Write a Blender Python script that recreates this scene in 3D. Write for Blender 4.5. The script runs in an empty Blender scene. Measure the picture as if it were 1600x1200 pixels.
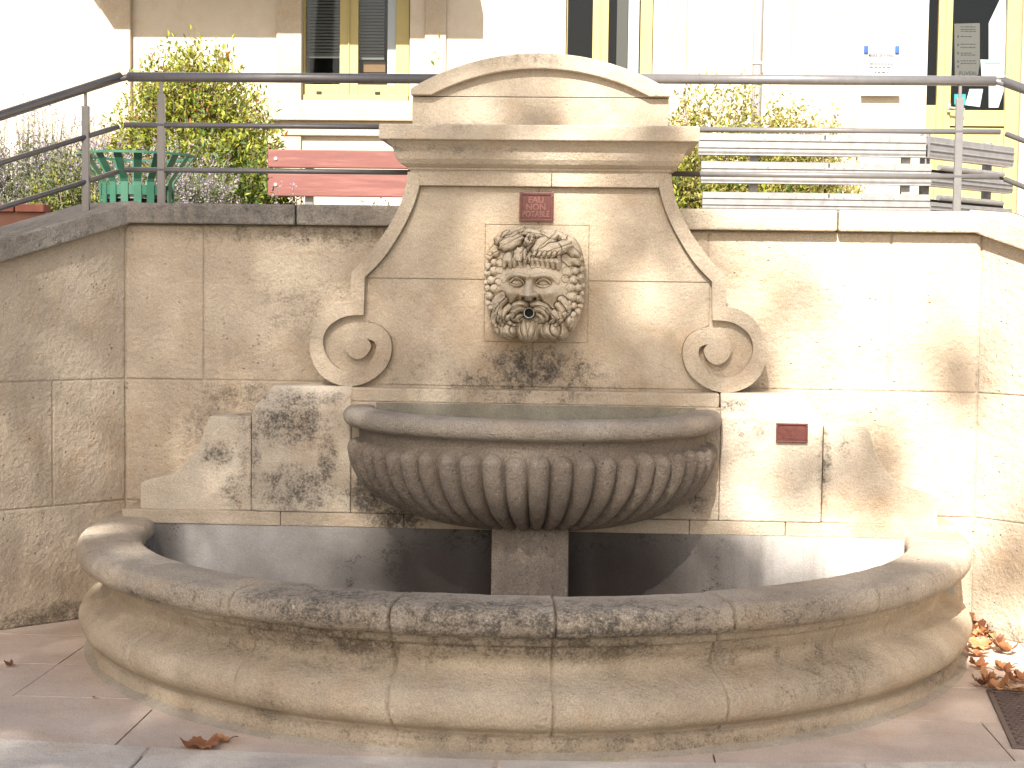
import bpy, bmesh, math, random
import numpy as np
from mathutils import Vector, Matrix, noise as mnoise
random.seed(7); rng = np.random.default_rng(7)
C = bpy.context.scene.collection
R = math.radians
PI = math.pi

# ------------------------------------------------------------------ camera
CAM = Vector((0.237, -6.58, 1.395))
F = 2500.0
yaw = math.atan(130 / F); pitch = math.atan(152 / F); roll = R(0.77)
MR = Matrix.Rotation(yaw, 3, 'Z') @ Matrix.Rotation(PI / 2 - pitch, 3, 'X') @ Matrix.Rotation(roll, 3, 'Z')
cam_d = bpy.data.cameras.new('camera'); cam = bpy.data.objects.new('camera', cam_d); C.objects.link(cam)
cam.matrix_world = Matrix.Translation(CAM) @ MR.to_4x4()
cam_d.sensor_width = 36.0; cam_d.lens = 36.0 * F / 1600.0
cam_d.clip_start = 0.05; cam_d.clip_end = 3000
bpy.context.scene.camera = cam

def ray(px, py):
    return MR @ Vector(((px - 800) / F, (600 - py) / F, -1.0))
def at(px, py, y):            # point of the photograph measured on the upright plane at depth y
    d = ray(px, py); t = (y - CAM.y) / d.y
    return CAM + d * t
def ground(px, py, z=0.0):
    d = ray(px, py); t = (z - CAM.z) / d.z
    return CAM + d * t
def xz(pts, y):
    return [(at(a, b, y).x, at(a, b, y).z) for a, b in pts]

# ------------------------------------------------------------------ node helpers
class NT:
    def __init__(s, name):
        s.m = bpy.data.materials.new(name); s.m.use_nodes = True
        s.t = s.m.node_tree; s.t.nodes.clear()
        s.out = s.n('ShaderNodeOutputMaterial')
    def n(s, typ, **kw):
        nd = s.t.nodes.new(typ)
        for k, v in kw.items(): setattr(nd, k, v)
        return nd
    def set(s, sock, v):
        if hasattr(v, 'links'): s.t.links.new(v, sock)
        elif v is not None: sock.default_value = v
    def noise(s, vec, scale, detail=4, rough=0.55, dist=0.0):
        nd = s.n('ShaderNodeTexNoise'); s.set(nd.inputs['Vector'], vec)
        nd.inputs['Scale'].default_value = scale; nd.inputs['Detail'].default_value = detail
        nd.inputs['Roughness'].default_value = rough; nd.inputs['Distortion'].default_value = dist
        return nd.outputs['Fac']
    def voronoi(s, vec, scale):
        nd = s.n('ShaderNodeTexVoronoi'); s.set(nd.inputs['Vector'], vec); nd.inputs['Scale'].default_value = scale
        return nd.outputs['Distance']
    def math(s, op, a, b=None, c=None, clamp=False):
        nd = s.n('ShaderNodeMath', operation=op, use_clamp=clamp)
        s.set(nd.inputs[0], a)
        if b is not None: s.set(nd.inputs[1], b)
        if c is not None: s.set(nd.inputs[2], c)
        return nd.outputs[0]
    def vmath(s, op, a, b=None):
        nd = s.n('ShaderNodeVectorMath', operation=op); s.set(nd.inputs[0], a)
        if b is not None: s.set(nd.inputs[1], b)
        return nd.outputs['Value'] if op in ('LENGTH', 'DOT_PRODUCT') else nd.outputs[0]
    def mapr(s, v, a, b, c=0.0, d=1.0, smooth=False):
        nd = s.n('ShaderNodeMapRange'); nd.clamp = True
        if smooth: nd.interpolation_type = 'SMOOTHSTEP'
        s.set(nd.inputs[0], v)
        for i, q in enumerate((a, b, c, d)): nd.inputs[1 + i].default_value = q
        return nd.outputs[0]
    def mix(s, f, a, b, mode='MIX'):
        nd = s.n('ShaderNodeMix', data_type='RGBA', blend_type=mode)
        s.set(nd.inputs[0], f)
        for k, v in ((6, a), (7, b)):
            if isinstance(v, (tuple, list)): nd.inputs[k].default_value = (*v[:3], 1)
            else: s.set(nd.inputs[k], v)
        return nd.outputs[2]
    def scale(s, vec, sc):
        nd = s.n('ShaderNodeMapping'); s.set(nd.inputs[0], vec); nd.inputs['Scale'].default_value = sc
        return nd.outputs[0]
    def bsdf(s, col, rough=0.85, bump=None, bump_d=0.01, bump_s=1.0, metal=0.0, spec=0.3, normal=None):
        b = s.n('ShaderNodeBsdfPrincipled')
        if isinstance(col, (tuple, list)): b.inputs['Base Color'].default_value = (*col[:3], 1)
        else: s.set(b.inputs['Base Color'], col)
        s.set(b.inputs['Roughness'], rough); s.set(b.inputs['Metallic'], metal)
        b.inputs['Specular IOR Level'].default_value = spec
        if bump is not None:
            bp = s.n('ShaderNodeBump'); s.set(bp.inputs['Height'], bump)
            bp.inputs['Distance'].default_value = bump_d; bp.inputs['Strength'].default_value = bump_s
            s.set(b.inputs['Normal'], bp.outputs[0])
        return b
    def done(s, sh):
        s.t.links.new(sh.outputs[0] if hasattr(sh, 'outputs') else sh, s.out.inputs['Surface']); return s.m

def stone(name, c1, c2, bump_d=0.012, grain=55.0, pits=0.5, stain_shade=(), stain_shade_col=(0.045, 0.04, 0.035), warm=(), warm_col=(0.42, 0.25, 0.11),
          dirt=0.35, dirt_col=(0.17, 0.14, 0.11), streak=0.0, speck=0.16, wear=0.0, spread=1.0, soft=0.0, rust=0.45):
    T = NT(name)
    P = T.n('ShaderNodeTexCoord').outputs['Object']
    col = T.mix(T.mapr(T.noise(P, 1.9, 6, 0.6), 0.35, 0.66), c1, c2)
    col = T.mix(T.mapr(T.noise(P, 5.5, 5, 0.65, 0.6), 0.48, 0.75, 0, 0.55), col, tuple(x * 1.22 for x in c1))
    # soft overall soiling
    d = T.mapr(T.noise(P, 3.1, 10, 0.74, 0.3), 0.44, 0.72, 0, dirt)
    col = T.mix(d, col, dirt_col)
    d = T.mapr(T.noise(P, 14, 8, 0.78, 0.2), 0.46, 0.70, 0, dirt * 0.8)
    col = T.mix(d, col, tuple(0.5 * (a + b) for a, b in zip(dirt_col, c1)))
    rs = T.mapr(T.noise(T.vmath('ADD', P, (3.1, 1.7, 5.2)), 4.3, 6, 0.65), 0.52, 0.72, 0, rust)
    col = T.mix(rs, col, tuple(a * b for a, b in zip(c1, (0.92, 0.76, 0.58))))
    if streak:
        sv = T.scale(P, (9, 9, 0.9))
        st = T.math('MULTIPLY', T.mapr(T.noise(sv, 1.0, 5, 0.6), 0.5, 0.75), T.mapr(T.noise(P, 1.2, 3), 0.4, 0.65, 0, streak))
        col = T.mix(st, col, dirt_col)
    def blobs(lst):
        acc = None
        for (cx, cy, cz, rx, ry, rz, a) in lst:
            v = T.vmath('DIVIDE', T.vmath('SUBTRACT', P, (cx, cy, cz)), (rx, ry, rz))
            k = T.mapr(T.vmath('LENGTH', v), 0.15, 1.0, a, 0.0, True)
            acc = k if acc is None else T.math('MAXIMUM', acc, k)
        return acc
    if warm:
        w = T.math('MULTIPLY', blobs(warm), T.mapr(T.noise(P, 6, 6, 0.65), 0.3, 0.6))
        col = T.mix(w, col, warm_col)
    if stain_shade:  # dark blotches: real stains, and on basin and lining painted shade too
        b = blobs(stain_shade)
        nz = T.noise(P, 19 / spread, 9, 0.75, 0.25)
        nf = T.noise(P, 105, 6, 0.75)
        f = T.math('MULTIPLY_ADD', T.math('SUBTRACT', nz, 0.5), 2.5, T.math('MULTIPLY_ADD', T.math('SUBTRACT', nf, 0.5), 2.1, b))
        f = T.mapr(f, 0.25, 1.05, 0, 0.9)
        if soft: f = T.math('MAXIMUM', f, T.math('MULTIPLY', b, soft))
        f = T.math('MULTIPLY', f, T.mapr(b, 0.02, 0.3))
        col = T.mix(f, col, stain_shade_col)
    if wear:   # pale lichen flecks and worn spots
        l = T.mapr(T.noise(P, 60, 6, 0.75), 0.58, 0.68, 0, wear)
        col = T.mix(T.math('MULTIPLY', l, T.mapr(T.noise(P, 4, 3), 0.45, 0.6)), col, (0.55, 0.52, 0.47))
    g = T.noise(P, 190, 3, 0.7)
    col = T.mix(speck, col, T.mix(T.mapr(g, 0.36, 0.64), (0.12, 0.11, 0.10), (1.0, 0.98, 0.95)), 'OVERLAY')
    pv = T.voronoi(T.vmath('ADD', P, (0.3, 0.1, 0.7)), 38)
    pit = T.math('MULTIPLY', T.mapr(pv, 0.05, 0.22, 1, 0), T.mapr(T.noise(P, 9, 3), 0.5, 0.62, 0, pits))
    col = T.mix(T.math('MULTIPLY', pit, 0.5), col, dirt_col)
    h = T.math('MULTIPLY_ADD', T.noise(P, grain, 7, 0.66), 1.0, T.math('MULTIPLY', T.noise(P, grain * 0.22, 4, 0.5), 1.1))
    h = T.math('SUBTRACT', h, T.math('MULTIPLY', pit, 0.8))
    return T.done(T.bsdf(col, 0.92, h, bump_d, 1.0, spec=0.15))

def plain(name, col, rough=0.6, metal=0.0, var=0.12, scale=12.0, bump_d=0.0, spec=0.4, stretch=None, dirt=None):
    T = NT(name); P = T.n('ShaderNodeTexCoord').outputs['Object']
    V = T.scale(P, stretch) if stretch else P
    nz = T.noise(V, scale, 6, 0.62)
    c = T.mix(T.mapr(nz, 0.3, 0.7), tuple(x * (1 - var) for x in col), tuple(min(1, x * (1 + var)) for x in col))
    if dirt: c = T.mix(T.mapr(T.noise(V, scale * 0.6, 8, 0.7), 0.52, 0.72, 0, dirt[3]), c, dirt[:3])
    return T.done(T.bsdf(c, T.mapr(nz, 0.2, 0.8, rough * 0.85, min(1, rough * 1.15)), nz if bump_d else None, bump_d, 1.0, metal, spec))

def leafmat(name, col, trans=0.35, var=0.25):
    T = NT(name); P = T.n('ShaderNodeTexCoord').outputs['Object']
    nz = T.mapr(T.noise(P, 9, 3), 0.3, 0.7)
    c = T.mix(nz, tuple(x * (1 - var) for x in col), tuple(min(1, x * (1 + var)) for x in col))
    b = T.bsdf(c, 0.55, spec=0.3)
    tr = T.n('ShaderNodeBsdfTranslucent'); T.set(tr.inputs[0], c)
    mx = T.n('ShaderNodeMixShader'); mx.inputs[0].default_value = trans
    T.t.links.new(b.outputs[0], mx.inputs[1]); T.t.links.new(tr.outputs[0], mx.inputs[2])
    return T.done(mx)

# ------------------------------------------------------------------ object helpers
def link(name, me, mat=None, parent=None, smooth=False, bev=0.0, seg=2):
    o = bpy.data.objects.new(name, me); C.objects.link(o)
    mats = mat if isinstance(mat, (list, tuple)) else [mat] if mat else []
    for m in mats: me.materials.append(m)
    if parent is not None:
        o.parent = parent; o.matrix_parent_inverse = Matrix.Translation(parent.location).inverted()
    if smooth:
        for p in me.polygons: p.use_smooth = True
    if bev:
        b = o.modifiers.new('bevel', 'BEVEL'); b.width = bev; b.segments = seg; b.limit_method = 'ANGLE'; b.angle_limit = R(35)
        b.harden_normals = False
    return o
def mesh(name, V, Fc, mat=None, parent=None, smooth=False, bev=0.0, idx=None, seg=2):
    me = bpy.data.meshes.new(name); me.from_pydata([tuple(v) for v in V], [], Fc); me.update()
    if idx is not None: me.polygons.foreach_set('material_index', idx)
    return link(name, me, mat, parent, smooth, bev, seg)
def obj(name, bm, mat=None, parent=None, smooth=False, bev=0.0, seg=2, recalc=True):
    if recalc: bmesh.ops.recalc_face_normals(bm, faces=bm.faces)
    me = bpy.data.meshes.new(name); bm.to_mesh(me); bm.free()
    return link(name, me, mat, parent, smooth, bev, seg)
def tag(o, label=None, cat=None, group=None, kind=None):
    if label: o['label'] = label
    if cat: o['category'] = cat
    if group: o['group'] = group
    if kind: o['kind'] = kind
    return o
def thing(name, label, cat, loc=(0, 0, 0), group=None):
    o = bpy.data.objects.new(name, None); C.objects.link(o); o.location = loc; o.empty_display_size = 0.1
    return tag(o, label, cat, group)
def box(bm, x0, x1, y0, y1, z0, z1, M=None):
    ps = [(x0, y0, z0), (x1, y0, z0), (x1, y1, z0), (x0, y1, z0), (x0, y0, z1), (x1, y0, z1), (x1, y1, z1), (x0, y1, z1)]
    v = [bm.verts.new(M @ Vector(p) if M else p) for p in ps]
    for f in ((0, 1, 5, 4), (1, 2, 6, 5), (2, 3, 7, 6), (3, 0, 4, 7), (4, 5, 6, 7), (3, 2, 1, 0)):
        bm.faces.new([v[i] for i in f])
def prism(bm, pts, y0, y1, M=None):        # outline in x,z pushed from y0 to y1
    a = [bm.verts.new(M @ Vector((x, y0, z)) if M else (x, y0, z)) for x, z in pts]
    b = [bm.verts.new(M @ Vector((x, y1, z)) if M else (x, y1, z)) for x, z in pts]
    bm.faces.new(a); bm.faces.new(b[::-1])
    n = len(pts)
    for i in range(n): bm.faces.new((a[i], b[i], b[(i + 1) % n], a[(i + 1) % n]))
def tube(bm, path, r, n=10, caps=True):
    path = [Vector(p) for p in path]; rings = []
    rr = r if isinstance(r, (list, tuple)) else [r] * len(path)
    for i, p in enumerate(path):
        d = (path[min(i + 1, len(path) - 1)] - path[max(i - 1, 0)]).normalized()
        u = d.cross(Vector((0, 0, 1)))
        if u.length < 1e-3: u = d.cross(Vector((0, 1, 0)))
        u.normalize(); w = d.cross(u)
        rings.append([bm.verts.new(p + (u * math.cos(2 * PI * k / n) + w * math.sin(2 * PI * k / n)) * rr[i]) for k in range(n)])
    for a, b in zip(rings, rings[1:]):
        for k in range(n): bm.faces.new((a[k], a[(k + 1) % n], b[(k + 1) % n], b[k]))
    if caps: bm.faces.new(rings[0][::-1]); bm.faces.new(rings[-1])
def crom(pts, k=6):                        # smooth curve through the points
    out = []; P = [pts[0]] + list(pts) + [pts[-1]]
    for i in range(1, len(P) - 2):
        p0, p1, p2, p3 = [np.array(q, float) for q in P[i - 1:i + 3]]
        for j in range(k):
            t = j / k
            out.append(tuple(0.5 * ((2 * p1) + (p2 - p0) * t + (2 * p0 - 5 * p1 + 4 * p2 - p3) * t * t + (3 * p1 - p0 - 3 * p2 + p3) * t ** 3)))
    out.append(tuple(float(q) for q in pts[-1])); return out
def grid_mesh(name, P, mat, parent, close_u=False, smooth=True):   # P: array [nu,nv,3]
    nu, nv = P.shape[:2]; V = P.reshape(-1, 3).tolist(); Fc = []
    for i in range(nu if close_u else nu - 1):
        for j in range(nv - 1):
            a = i * nv + j; b = ((i + 1) % nu) * nv + j
            Fc.append((a, b, b + 1, a + 1))
    return mesh(name, V, Fc, mat, parent, smooth)
def text_mesh(name, body, size, depth, loc, mat, parent, bold=0.0, rot=(PI / 2, 0, 0), align='CENTER', sx=1.0):
    cu = bpy.data.curves.new(name, 'FONT'); cu.body = body; cu.size = size; cu.extrude = depth; cu.offset = bold
    cu.align_x = align; cu.align_y = 'CENTER'; cu.resolution_u = 3
    o = bpy.data.objects.new(name, cu)
    C.objects.link(o); bpy.context.view_layer.update()
    me = bpy.data.meshes.new_from_object(o.evaluated_get(bpy.context.evaluated_depsgraph_get()))
    bpy.data.objects.remove(o)
    Mx = Matrix.Translation(loc) @ Matrix.Rotation(rot[2], 4, 'Z') @ Matrix.Rotation(rot[0], 4, 'X') @ Matrix.Diagonal((sx, 1, 1, 1))
    me.transform(Mx); me.name = name
    return link(name, me, mat, parent)

# ------------------------------------------------------------------ materials
SUN_DIR = Vector((-0.13, -0.755, 0.643)).normalized()
WALL_C = ((0.44, 0.36, 0.265), (0.51, 0.43, 0.33))
m_wall = stone('retaining wall stone', *WALL_C, bump_d=0.015, grain=42, pits=0.6, dirt=0.22, streak=0.35,
    stain_shade=[(-1.36, 0, .78, .26, .2, .24, .52), (-1.25, 0, .93, .30, .2, .10, .62), (1.3, 0, .8, .2, .2, .25, .3), (-1.0, 0, 1.30, .35, .2, .30, .30), (-1.9, -.2, .02, .9, .6, .10, .75), (1.95, -.1, .0, .6, .6, .12, .7), (-.9, 0, 1.6, 1.0, .2, .09, .55)],
    stain_shade_col=(0.10, 0.085, 0.065))
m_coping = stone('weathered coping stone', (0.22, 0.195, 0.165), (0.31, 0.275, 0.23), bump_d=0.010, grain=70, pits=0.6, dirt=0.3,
    stain_shade=[(-1.2, 0, 1.68, .9, .5, .12, .62), (-2.0, -.3, 1.6, .6, .6, .2, .45)], stain_shade_col=(0.085, 0.08, 0.075), wear=0.5)
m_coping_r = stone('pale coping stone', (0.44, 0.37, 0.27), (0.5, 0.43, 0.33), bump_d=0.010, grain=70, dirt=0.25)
m_fount = stone('fountain stone', (0.42, 0.34, 0.25), (0.48, 0.405, 0.305), bump_d=0.008, soft=0.28, grain=85, pits=0.35, dirt=0.30, streak=0.25,
    stain_shade=[(0.0, -.13, 1.06, .40, .3, .17, .80), (-.05, -.13, 1.0, .80, .3, .14, .58), (-.45, -.13, 1.02, .45, .3, .22, .3), (-.5, -.13, 1.32, .10, .3, .12, .2), (-.45, -.13, 1.0, .3, .3, .10, .4),
            (-.98, -.22, .84, .30, .3, .17, .78), (-.94, -.22, .93, .30, .3, .07, .75), (-.98, -.22, .575, .30, .3, .15, .72), (-.83, -.22, .7, .07, .3, .3, .62), (-1.13, -.22, .72, .05, .3, .35, .6), (-1.28, -.15, .70, .12, .3, .10, .75), (-1.2, -.15, .55, .12, .3, .14, .6), (-1.2, -.15, .88, .08, .3, .06, .6),
            (-.66, -.22, .55, .18, .4, .14, .95), (-.55, -.13, .46, .24, .4, .10, .95), (0, -.22, .52, .9, .3, .10, .6), (.62, -.22, .57, .14, .4, .1, .65), (.85, -.22, .85, .14, .3, .2, .5), (.80, -.22, .93, .12, .3, .06, .7), (1.15, -.2, .7, .05, .3, .3, .55), (1.22, -.16, .78, .08, .3, .1, .4), (-1.18, -.22, .72, .05, .3, .35, .5),
            (-.3, -.1, 1.90, .8, .4, .05, .45), (-.5, -.1, 2.08, .3, .4, .05, .5)],
    warm=[(0, -.1, 1.4, .6, .4, .6, .35), (1.3, -.15, .5, .4, .4, .2, .5)])
m_flank = m_fount.copy(); m_flank.name = 'pale flank stone'
for nd in m_flank.node_tree.nodes:
    if nd.type == 'MIX' and not nd.inputs[6].is_linked and not nd.inputs[7].is_linked and abs(nd.inputs[6].default_value[0] - .42) < .001:
        nd.inputs[6].default_value = (.50, .425, .33, 1); nd.inputs[7].default_value = (.56, .49, .39, 1)
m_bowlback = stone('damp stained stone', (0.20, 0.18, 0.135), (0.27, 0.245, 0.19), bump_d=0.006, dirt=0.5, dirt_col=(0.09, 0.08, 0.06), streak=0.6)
m_top = stone('weathered cornice stone', (0.43, 0.355, 0.262), (0.49, 0.415, 0.32), bump_d=0.006, grain=85, dirt=0.35, wear=0.3,
    stain_shade=[(-.35, -.15, 1.935, .6, .4, .035, .5), (-.1, -.15, 2.30, .5, .4, .06, .45), (-.35, -.15, 2.02, .35, .3, .06, .45)], stain_shade_col=(0.14, 0.125, 0.11))
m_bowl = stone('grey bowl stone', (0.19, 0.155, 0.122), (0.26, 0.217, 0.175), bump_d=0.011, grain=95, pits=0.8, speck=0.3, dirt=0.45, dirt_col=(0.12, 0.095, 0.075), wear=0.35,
    stain_shade=[(-.55, -.5, .62, .4, .5, .3, .40), (0, -.6, .52, .9, .5, .12, .35)], stain_shade_col=(0.075, 0.06, 0.05))
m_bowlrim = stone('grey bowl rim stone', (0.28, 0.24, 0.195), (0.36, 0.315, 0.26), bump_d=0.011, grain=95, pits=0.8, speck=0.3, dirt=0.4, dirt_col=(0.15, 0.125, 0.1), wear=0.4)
m_head = stone('carved head stone', (0.46, 0.385, 0.285), (0.51, 0.44, 0.335), bump_d=0.0025, grain=120, pits=0.1, dirt=0.30, dirt_col=(0.2, 0.165, 0.12), speck=0.2)
m_rim = stone('basin rim stone', (0.42, 0.35, 0.265), (0.49, 0.42, 0.33), bump_d=0.013, grain=80, pits=1.0, speck=0.28, dirt=0.4, wear=1.0,
    stain_shade=[(-.55, -1.80, .41, .60, .40, .12, .75), (-.05, -1.90, .41, .65, .32, .12, .82), (.2, -1.90, .37, 1.3, .4, .055, .9), (.35, -1.88, .41, .75, .32, .10, .75), (.85, -1.68, .40, .5, .4, .09, .55), (-1.1, -1.45, .37, .5, .4, .05, .6), (-.95, -1.6, .40, .4, .3, .09, .45), (-1.3, -.2, .40, .08, .3, .1, .6)],
    stain_shade_col=(0.07, 0.06, 0.05), soft=0.4)
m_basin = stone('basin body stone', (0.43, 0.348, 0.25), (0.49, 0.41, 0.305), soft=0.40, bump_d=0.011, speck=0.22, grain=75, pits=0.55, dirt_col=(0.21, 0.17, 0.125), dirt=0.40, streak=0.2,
    stain_shade=[(-.55, -1.72, .31, .70, .4, .13, .85), (.1, -1.84, .31, .9, .35, .085, .85), (-.85,-1.55,.27,.5,.4,.12,.5), (.9, -1.5, .2, .7, .5, .16, .45), (.6, -1.7, .28, .6, .4, .10, .45), (0, -1.9, .05, 1.6, .5, .03, .55), (-.75, -1.75, .10, .12, .3, .12, .5), (-.9, -1.45, .10, .30, .4, .14, .30), (-.2, -1.7, .06, .8, .4, .05, .4), (.8, -1.5, .22, .5, .4, .14, .38), (1.5, -.9, .05, .5, .6, .06, .6), (0.2, -1.75, .02, 1.8, .9, .05, .5)],  # the high blotches mix stain with painted shade under the rim
    stain_shade_col=(0.095, 0.075, 0.055), spread=1.6)
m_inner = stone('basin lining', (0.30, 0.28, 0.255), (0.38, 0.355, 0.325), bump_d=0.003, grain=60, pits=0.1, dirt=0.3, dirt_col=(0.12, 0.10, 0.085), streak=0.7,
    stain_shade=[(-.40, -.15, .22, .60, .6, .55, .95), (.38, -.15, .22, .62, .6, .6, 1.0), (0, -.15, .2, .9, .9, .6, 1.0), (-1.48, -.4, .3, .12, .6, .4, .8)], stain_shade_col=(0.035, 0.026, 0.022), spread=2.2, soft=.95, rust=0)  # broad dark blotches round the pedestal paint the bowl's shadow into the colour
m_pave = stone('pinkish paving stone', (0.47, 0.375, 0.30), (0.53, 0.435, 0.355), bump_d=0.003, grain=60, pits=0.15, dirt=0.3, dirt_col=(0.25, 0.19, 0.15), streak=0.0)
m_kerb = stone('grey kerb stone', (0.52, 0.455, 0.38), (0.60, 0.54, 0.46), bump_d=0.005, grain=80, dirt=0.35)
m_mortar = stone('mortar bed', (0.36, 0.31, 0.245), (0.42, 0.37, 0.30), bump_d=0.012, grain=60, dirt=0.5)
m_bed = stone('dark joint sand', (0.13, 0.105, 0.085), (0.17, 0.14, 0.11), bump_d=0.004, grain=80)
m_asphalt = stone('asphalt', (0.22, 0.2, 0.18), (0.27, 0.25, 0.22), bump_d=0.004, grain=120, dirt=0.3)
m_earth = stone('terrace gravel', (0.34, 0.29, 0.22), (0.42, 0.36, 0.28), bump_d=0.01, grain=70)
m_plaster = stone('pale facade plaster', (0.42, 0.37, 0.295), (0.46, 0.41, 0.33), bump_d=0.004, grain=70, pits=0.1, dirt=0.12, dirt_col=(0.45, 0.36, 0.25))
m_quoin = stone('facade stone trim', (0.34, 0.285, 0.215), (0.40, 0.34, 0.26), bump_d=0.006, grain=70, pits=0.3, dirt=0.2, dirt_col=(0.4, 0.3, 0.2))
m_steel = plain('painted grey steel tube', (0.175, 0.165, 0.16), 0.30, 0.4, 0.08, 30)
m_galv = plain('galvanised sheet', (0.26, 0.248, 0.24), 0.45, 0.45, 0.15, 26, 0.0006, dirt=(0.3, 0.27, 0.24, 0.35))
m_green = plain('green bin paint', (0.022, 0.085, 0.05), 0.45, 0.0, 0.15, 9, dirt=(0.05, 0.07, 0.05, 0.4))
m_dark = plain('dark void', (0.012, 0.01, 0.009), 0.7)
m_wood = plain('red stained wood', (0.135, 0.044, 0.034), 0.6, 0.0, 0.22, 6, 0.001, stretch=(0.6, 8, 8), dirt=(0.28, 0.14, 0.11, 0.4))
m_brick = plain('terracotta brick', (0.28, 0.10, 0.065), 0.85, 0.0, 0.2, 20, 0.002)
m_plaque = plain('red brown enamel plaque', (0.105, 0.030, 0.023), 0.38, 0.0, 0.25, 60, 0.0008)
m_plaque_l = plain('worn raised lettering', (0.20, 0.085, 0.07), 0.4, 0.0, 0.2, 60)
m_cream = plain('cream window paint', (0.335, 0.275, 0.105), 0.5, 0.0, 0.06, 6)
m_white = plain('white sheet', (0.50, 0.51, 0.52), 0.6, 0.0, 0.04, 5)
m_board = plain('dull white board', (0.33, 0.325, 0.315), 0.5, 0.0, 0.04, 5)
m_paper = plain('shade toned paper', (0.085, 0.078, 0.065), 0.8, 0.0, 0.06, 5)  # dark tone carries the poster's shade behind the glass
m_ink = plain('printed ink', (0.012, 0.012, 0.014), 0.7)
m_inkl = plain('faded print', (0.06, 0.058, 0.065), 0.7)
m_blue = plain('blue fastener', (0.02, 0.07, 0.24), 0.4)
m_aqua = plain('turquoise card', (0.02, 0.26, 0.28), 0.6)
m_cyan = plain('pale blue header', (0.12, 0.26, 0.34), 0.6)
m_blind = plain('blind slat', (0.17, 0.175, 0.16), 0.5, 0.0, 0.05, 3)
m_card = plain('cardboard', (0.22, 0.12, 0.05), 0.8)
m_room = plain('room shadow', (0.03, 0.022, 0.016), 0.9)
m_zinc = plain('pale downpipe', (0.40, 0.40, 0.42), 0.4, 0.2, 0.05, 10)
m_chrome = plain('pipe metal', (0.55, 0.53, 0.5), 0.25, 1.0, 0.1, 30)
m_grate = plain('rusty grate iron', (0.12, 0.085, 0.075), 0.6, 0.5, 0.3, 40, 0.001)
m_bark = plain('plane bark', (0.25, 0.21, 0.15), 0.9, 0, 0.4, 5, 0.01)
T = NT('window glass')
gl = T.n('ShaderNodeBsdfGlossy'); gl.inputs['Roughness'].default_value = 0.02; gl.inputs[0].default_value = (.9, .95, 1, 1)
tr = T.n('ShaderNodeBsdfTransparent'); tr.inputs[0].default_value = (0.80, 0.83, 0.83, 1)
fr = T.n('ShaderNodeFresnel'); fr.inputs[0].default_value = 1.5
mx = T.n('ShaderNodeMixShader'); T.set(mx.inputs[0], T.math('MULTIPLY', fr.outputs[0], 0.6, None, True))
T.t.links.new(tr.outputs[0], mx.inputs[1]); T.t.links.new(gl.outputs[0], mx.inputs[2])
m_glass = T.done(mx)
lf_yel = leafmat('yellow green leaf', (0.32, 0.335, 0.05), 0.5); lf_grn = leafmat('mid green leaf', (0.085, 0.12, 0.02)); lf_dk = leafmat('deep green leaf', (0.05, 0.085, 0.025), 0.2)
lf_red = leafmat('reddish leaf', (0.27, 0.085, 0.03)); lf_grey = leafmat('grey green leaf', (0.15, 0.16, 0.085)); lf_lil = leafmat('lilac flower', (0.33, 0.27, 0.32)); lf_gold = leafmat('golden leaf', (0.30, 0.255, 0.075))
lf_stem = leafmat('twig', (0.17, 0.12, 0.08), 0.0)
lf_dry = leafmat('dry plane leaf', (0.30, 0.125, 0.055), 0.12, 0.4); lf_dry2 = leafmat('pale dry leaf', (0.42, 0.21, 0.095), 0.12, 0.35); lf_dry3 = leafmat('dark dry leaf', (0.17, 0.07, 0.035), 0.1, 0.3)
lf_plane = leafmat('plane tree leaf', (0.09, 0.12, 0.03), 0.25)

# ------------------------------------------------------------------ ground
g = bmesh.new(); box(g, -400, 400, -400, -1.9, -0.6, -0.13)
tag(obj('road', g, m_asphalt), kind='structure')
def kerb_y(x): return -1.80 - 0.15 * math.cos(min(abs(x + .05) / 1.9, 1) * PI / 2) + (0.02 * x)
g = bmesh.new(); box(g, -14, 14, -2.02, 1.2, -0.5, -0.016)
tag(obj('pavement_bed', g, m_bed), kind='structure')
g = bmesh.new()
rows = [1.2, 0.45, 0.0, -0.45, -0.915, -1.37, -2.0]
offs = [0, .3, .55, .2, .2, .71, .98]
for i in range(len(rows) - 1):
    y1, y0 = rows[i], rows[i + 1]
    W = 0.90
    # column joints taken from the slabs that show left and right of the basin
    start = {3: -1.70, 4: -1.70, 5: -1.19}.get(i, -1.3 + offs[i])
    x = start - 14 * W
    while x < 13:
        g2 = 0.0026; dz = random.uniform(-.0012, .0012)
        box(g, x + g2, x + W - g2, y0 + g2, y1 - g2, -0.05, dz); x += W
tag(obj('pavement', g, m_pave, bev=0.001), kind='structure')
g = bmesh.new()
xs = [-9.0, -5.0, -3.0] + [ground(215, 1190).x, ground(775, 1195).x, ground(1345, 1190).x] + [2.6, 4.0, 8.0]
for a, b in zip(xs, xs[1:]):
    n = 6
    for k in range(n):
        pass
    top = [(a + (b - a) * k / n) for k in range(n + 1)]; top[0] += .004; top[-1] -= .004
    vt = [[g.verts.new(p) for p in ((x, kerb_y(x), -.3), (x, kerb_y(x), .006), (x, -2.22, .004), (x, -2.22, -.3))] for x in top]
    for p, q in zip(vt, vt[1:]):
        for j in range(3): g.faces.new((p[j], p[j + 1], q[j + 1], q[j]))
    g.faces.new(vt[0]); g.faces.new(vt[-1][::-1])
tag(obj('kerb', g, m_kerb, bev=0.008), kind='structure')
g = bmesh.new(); box(g, -60, 60, 0.42, 90, 0.6, 1.45)
tag(obj('terrace', g, m_earth), kind='structure')

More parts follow.
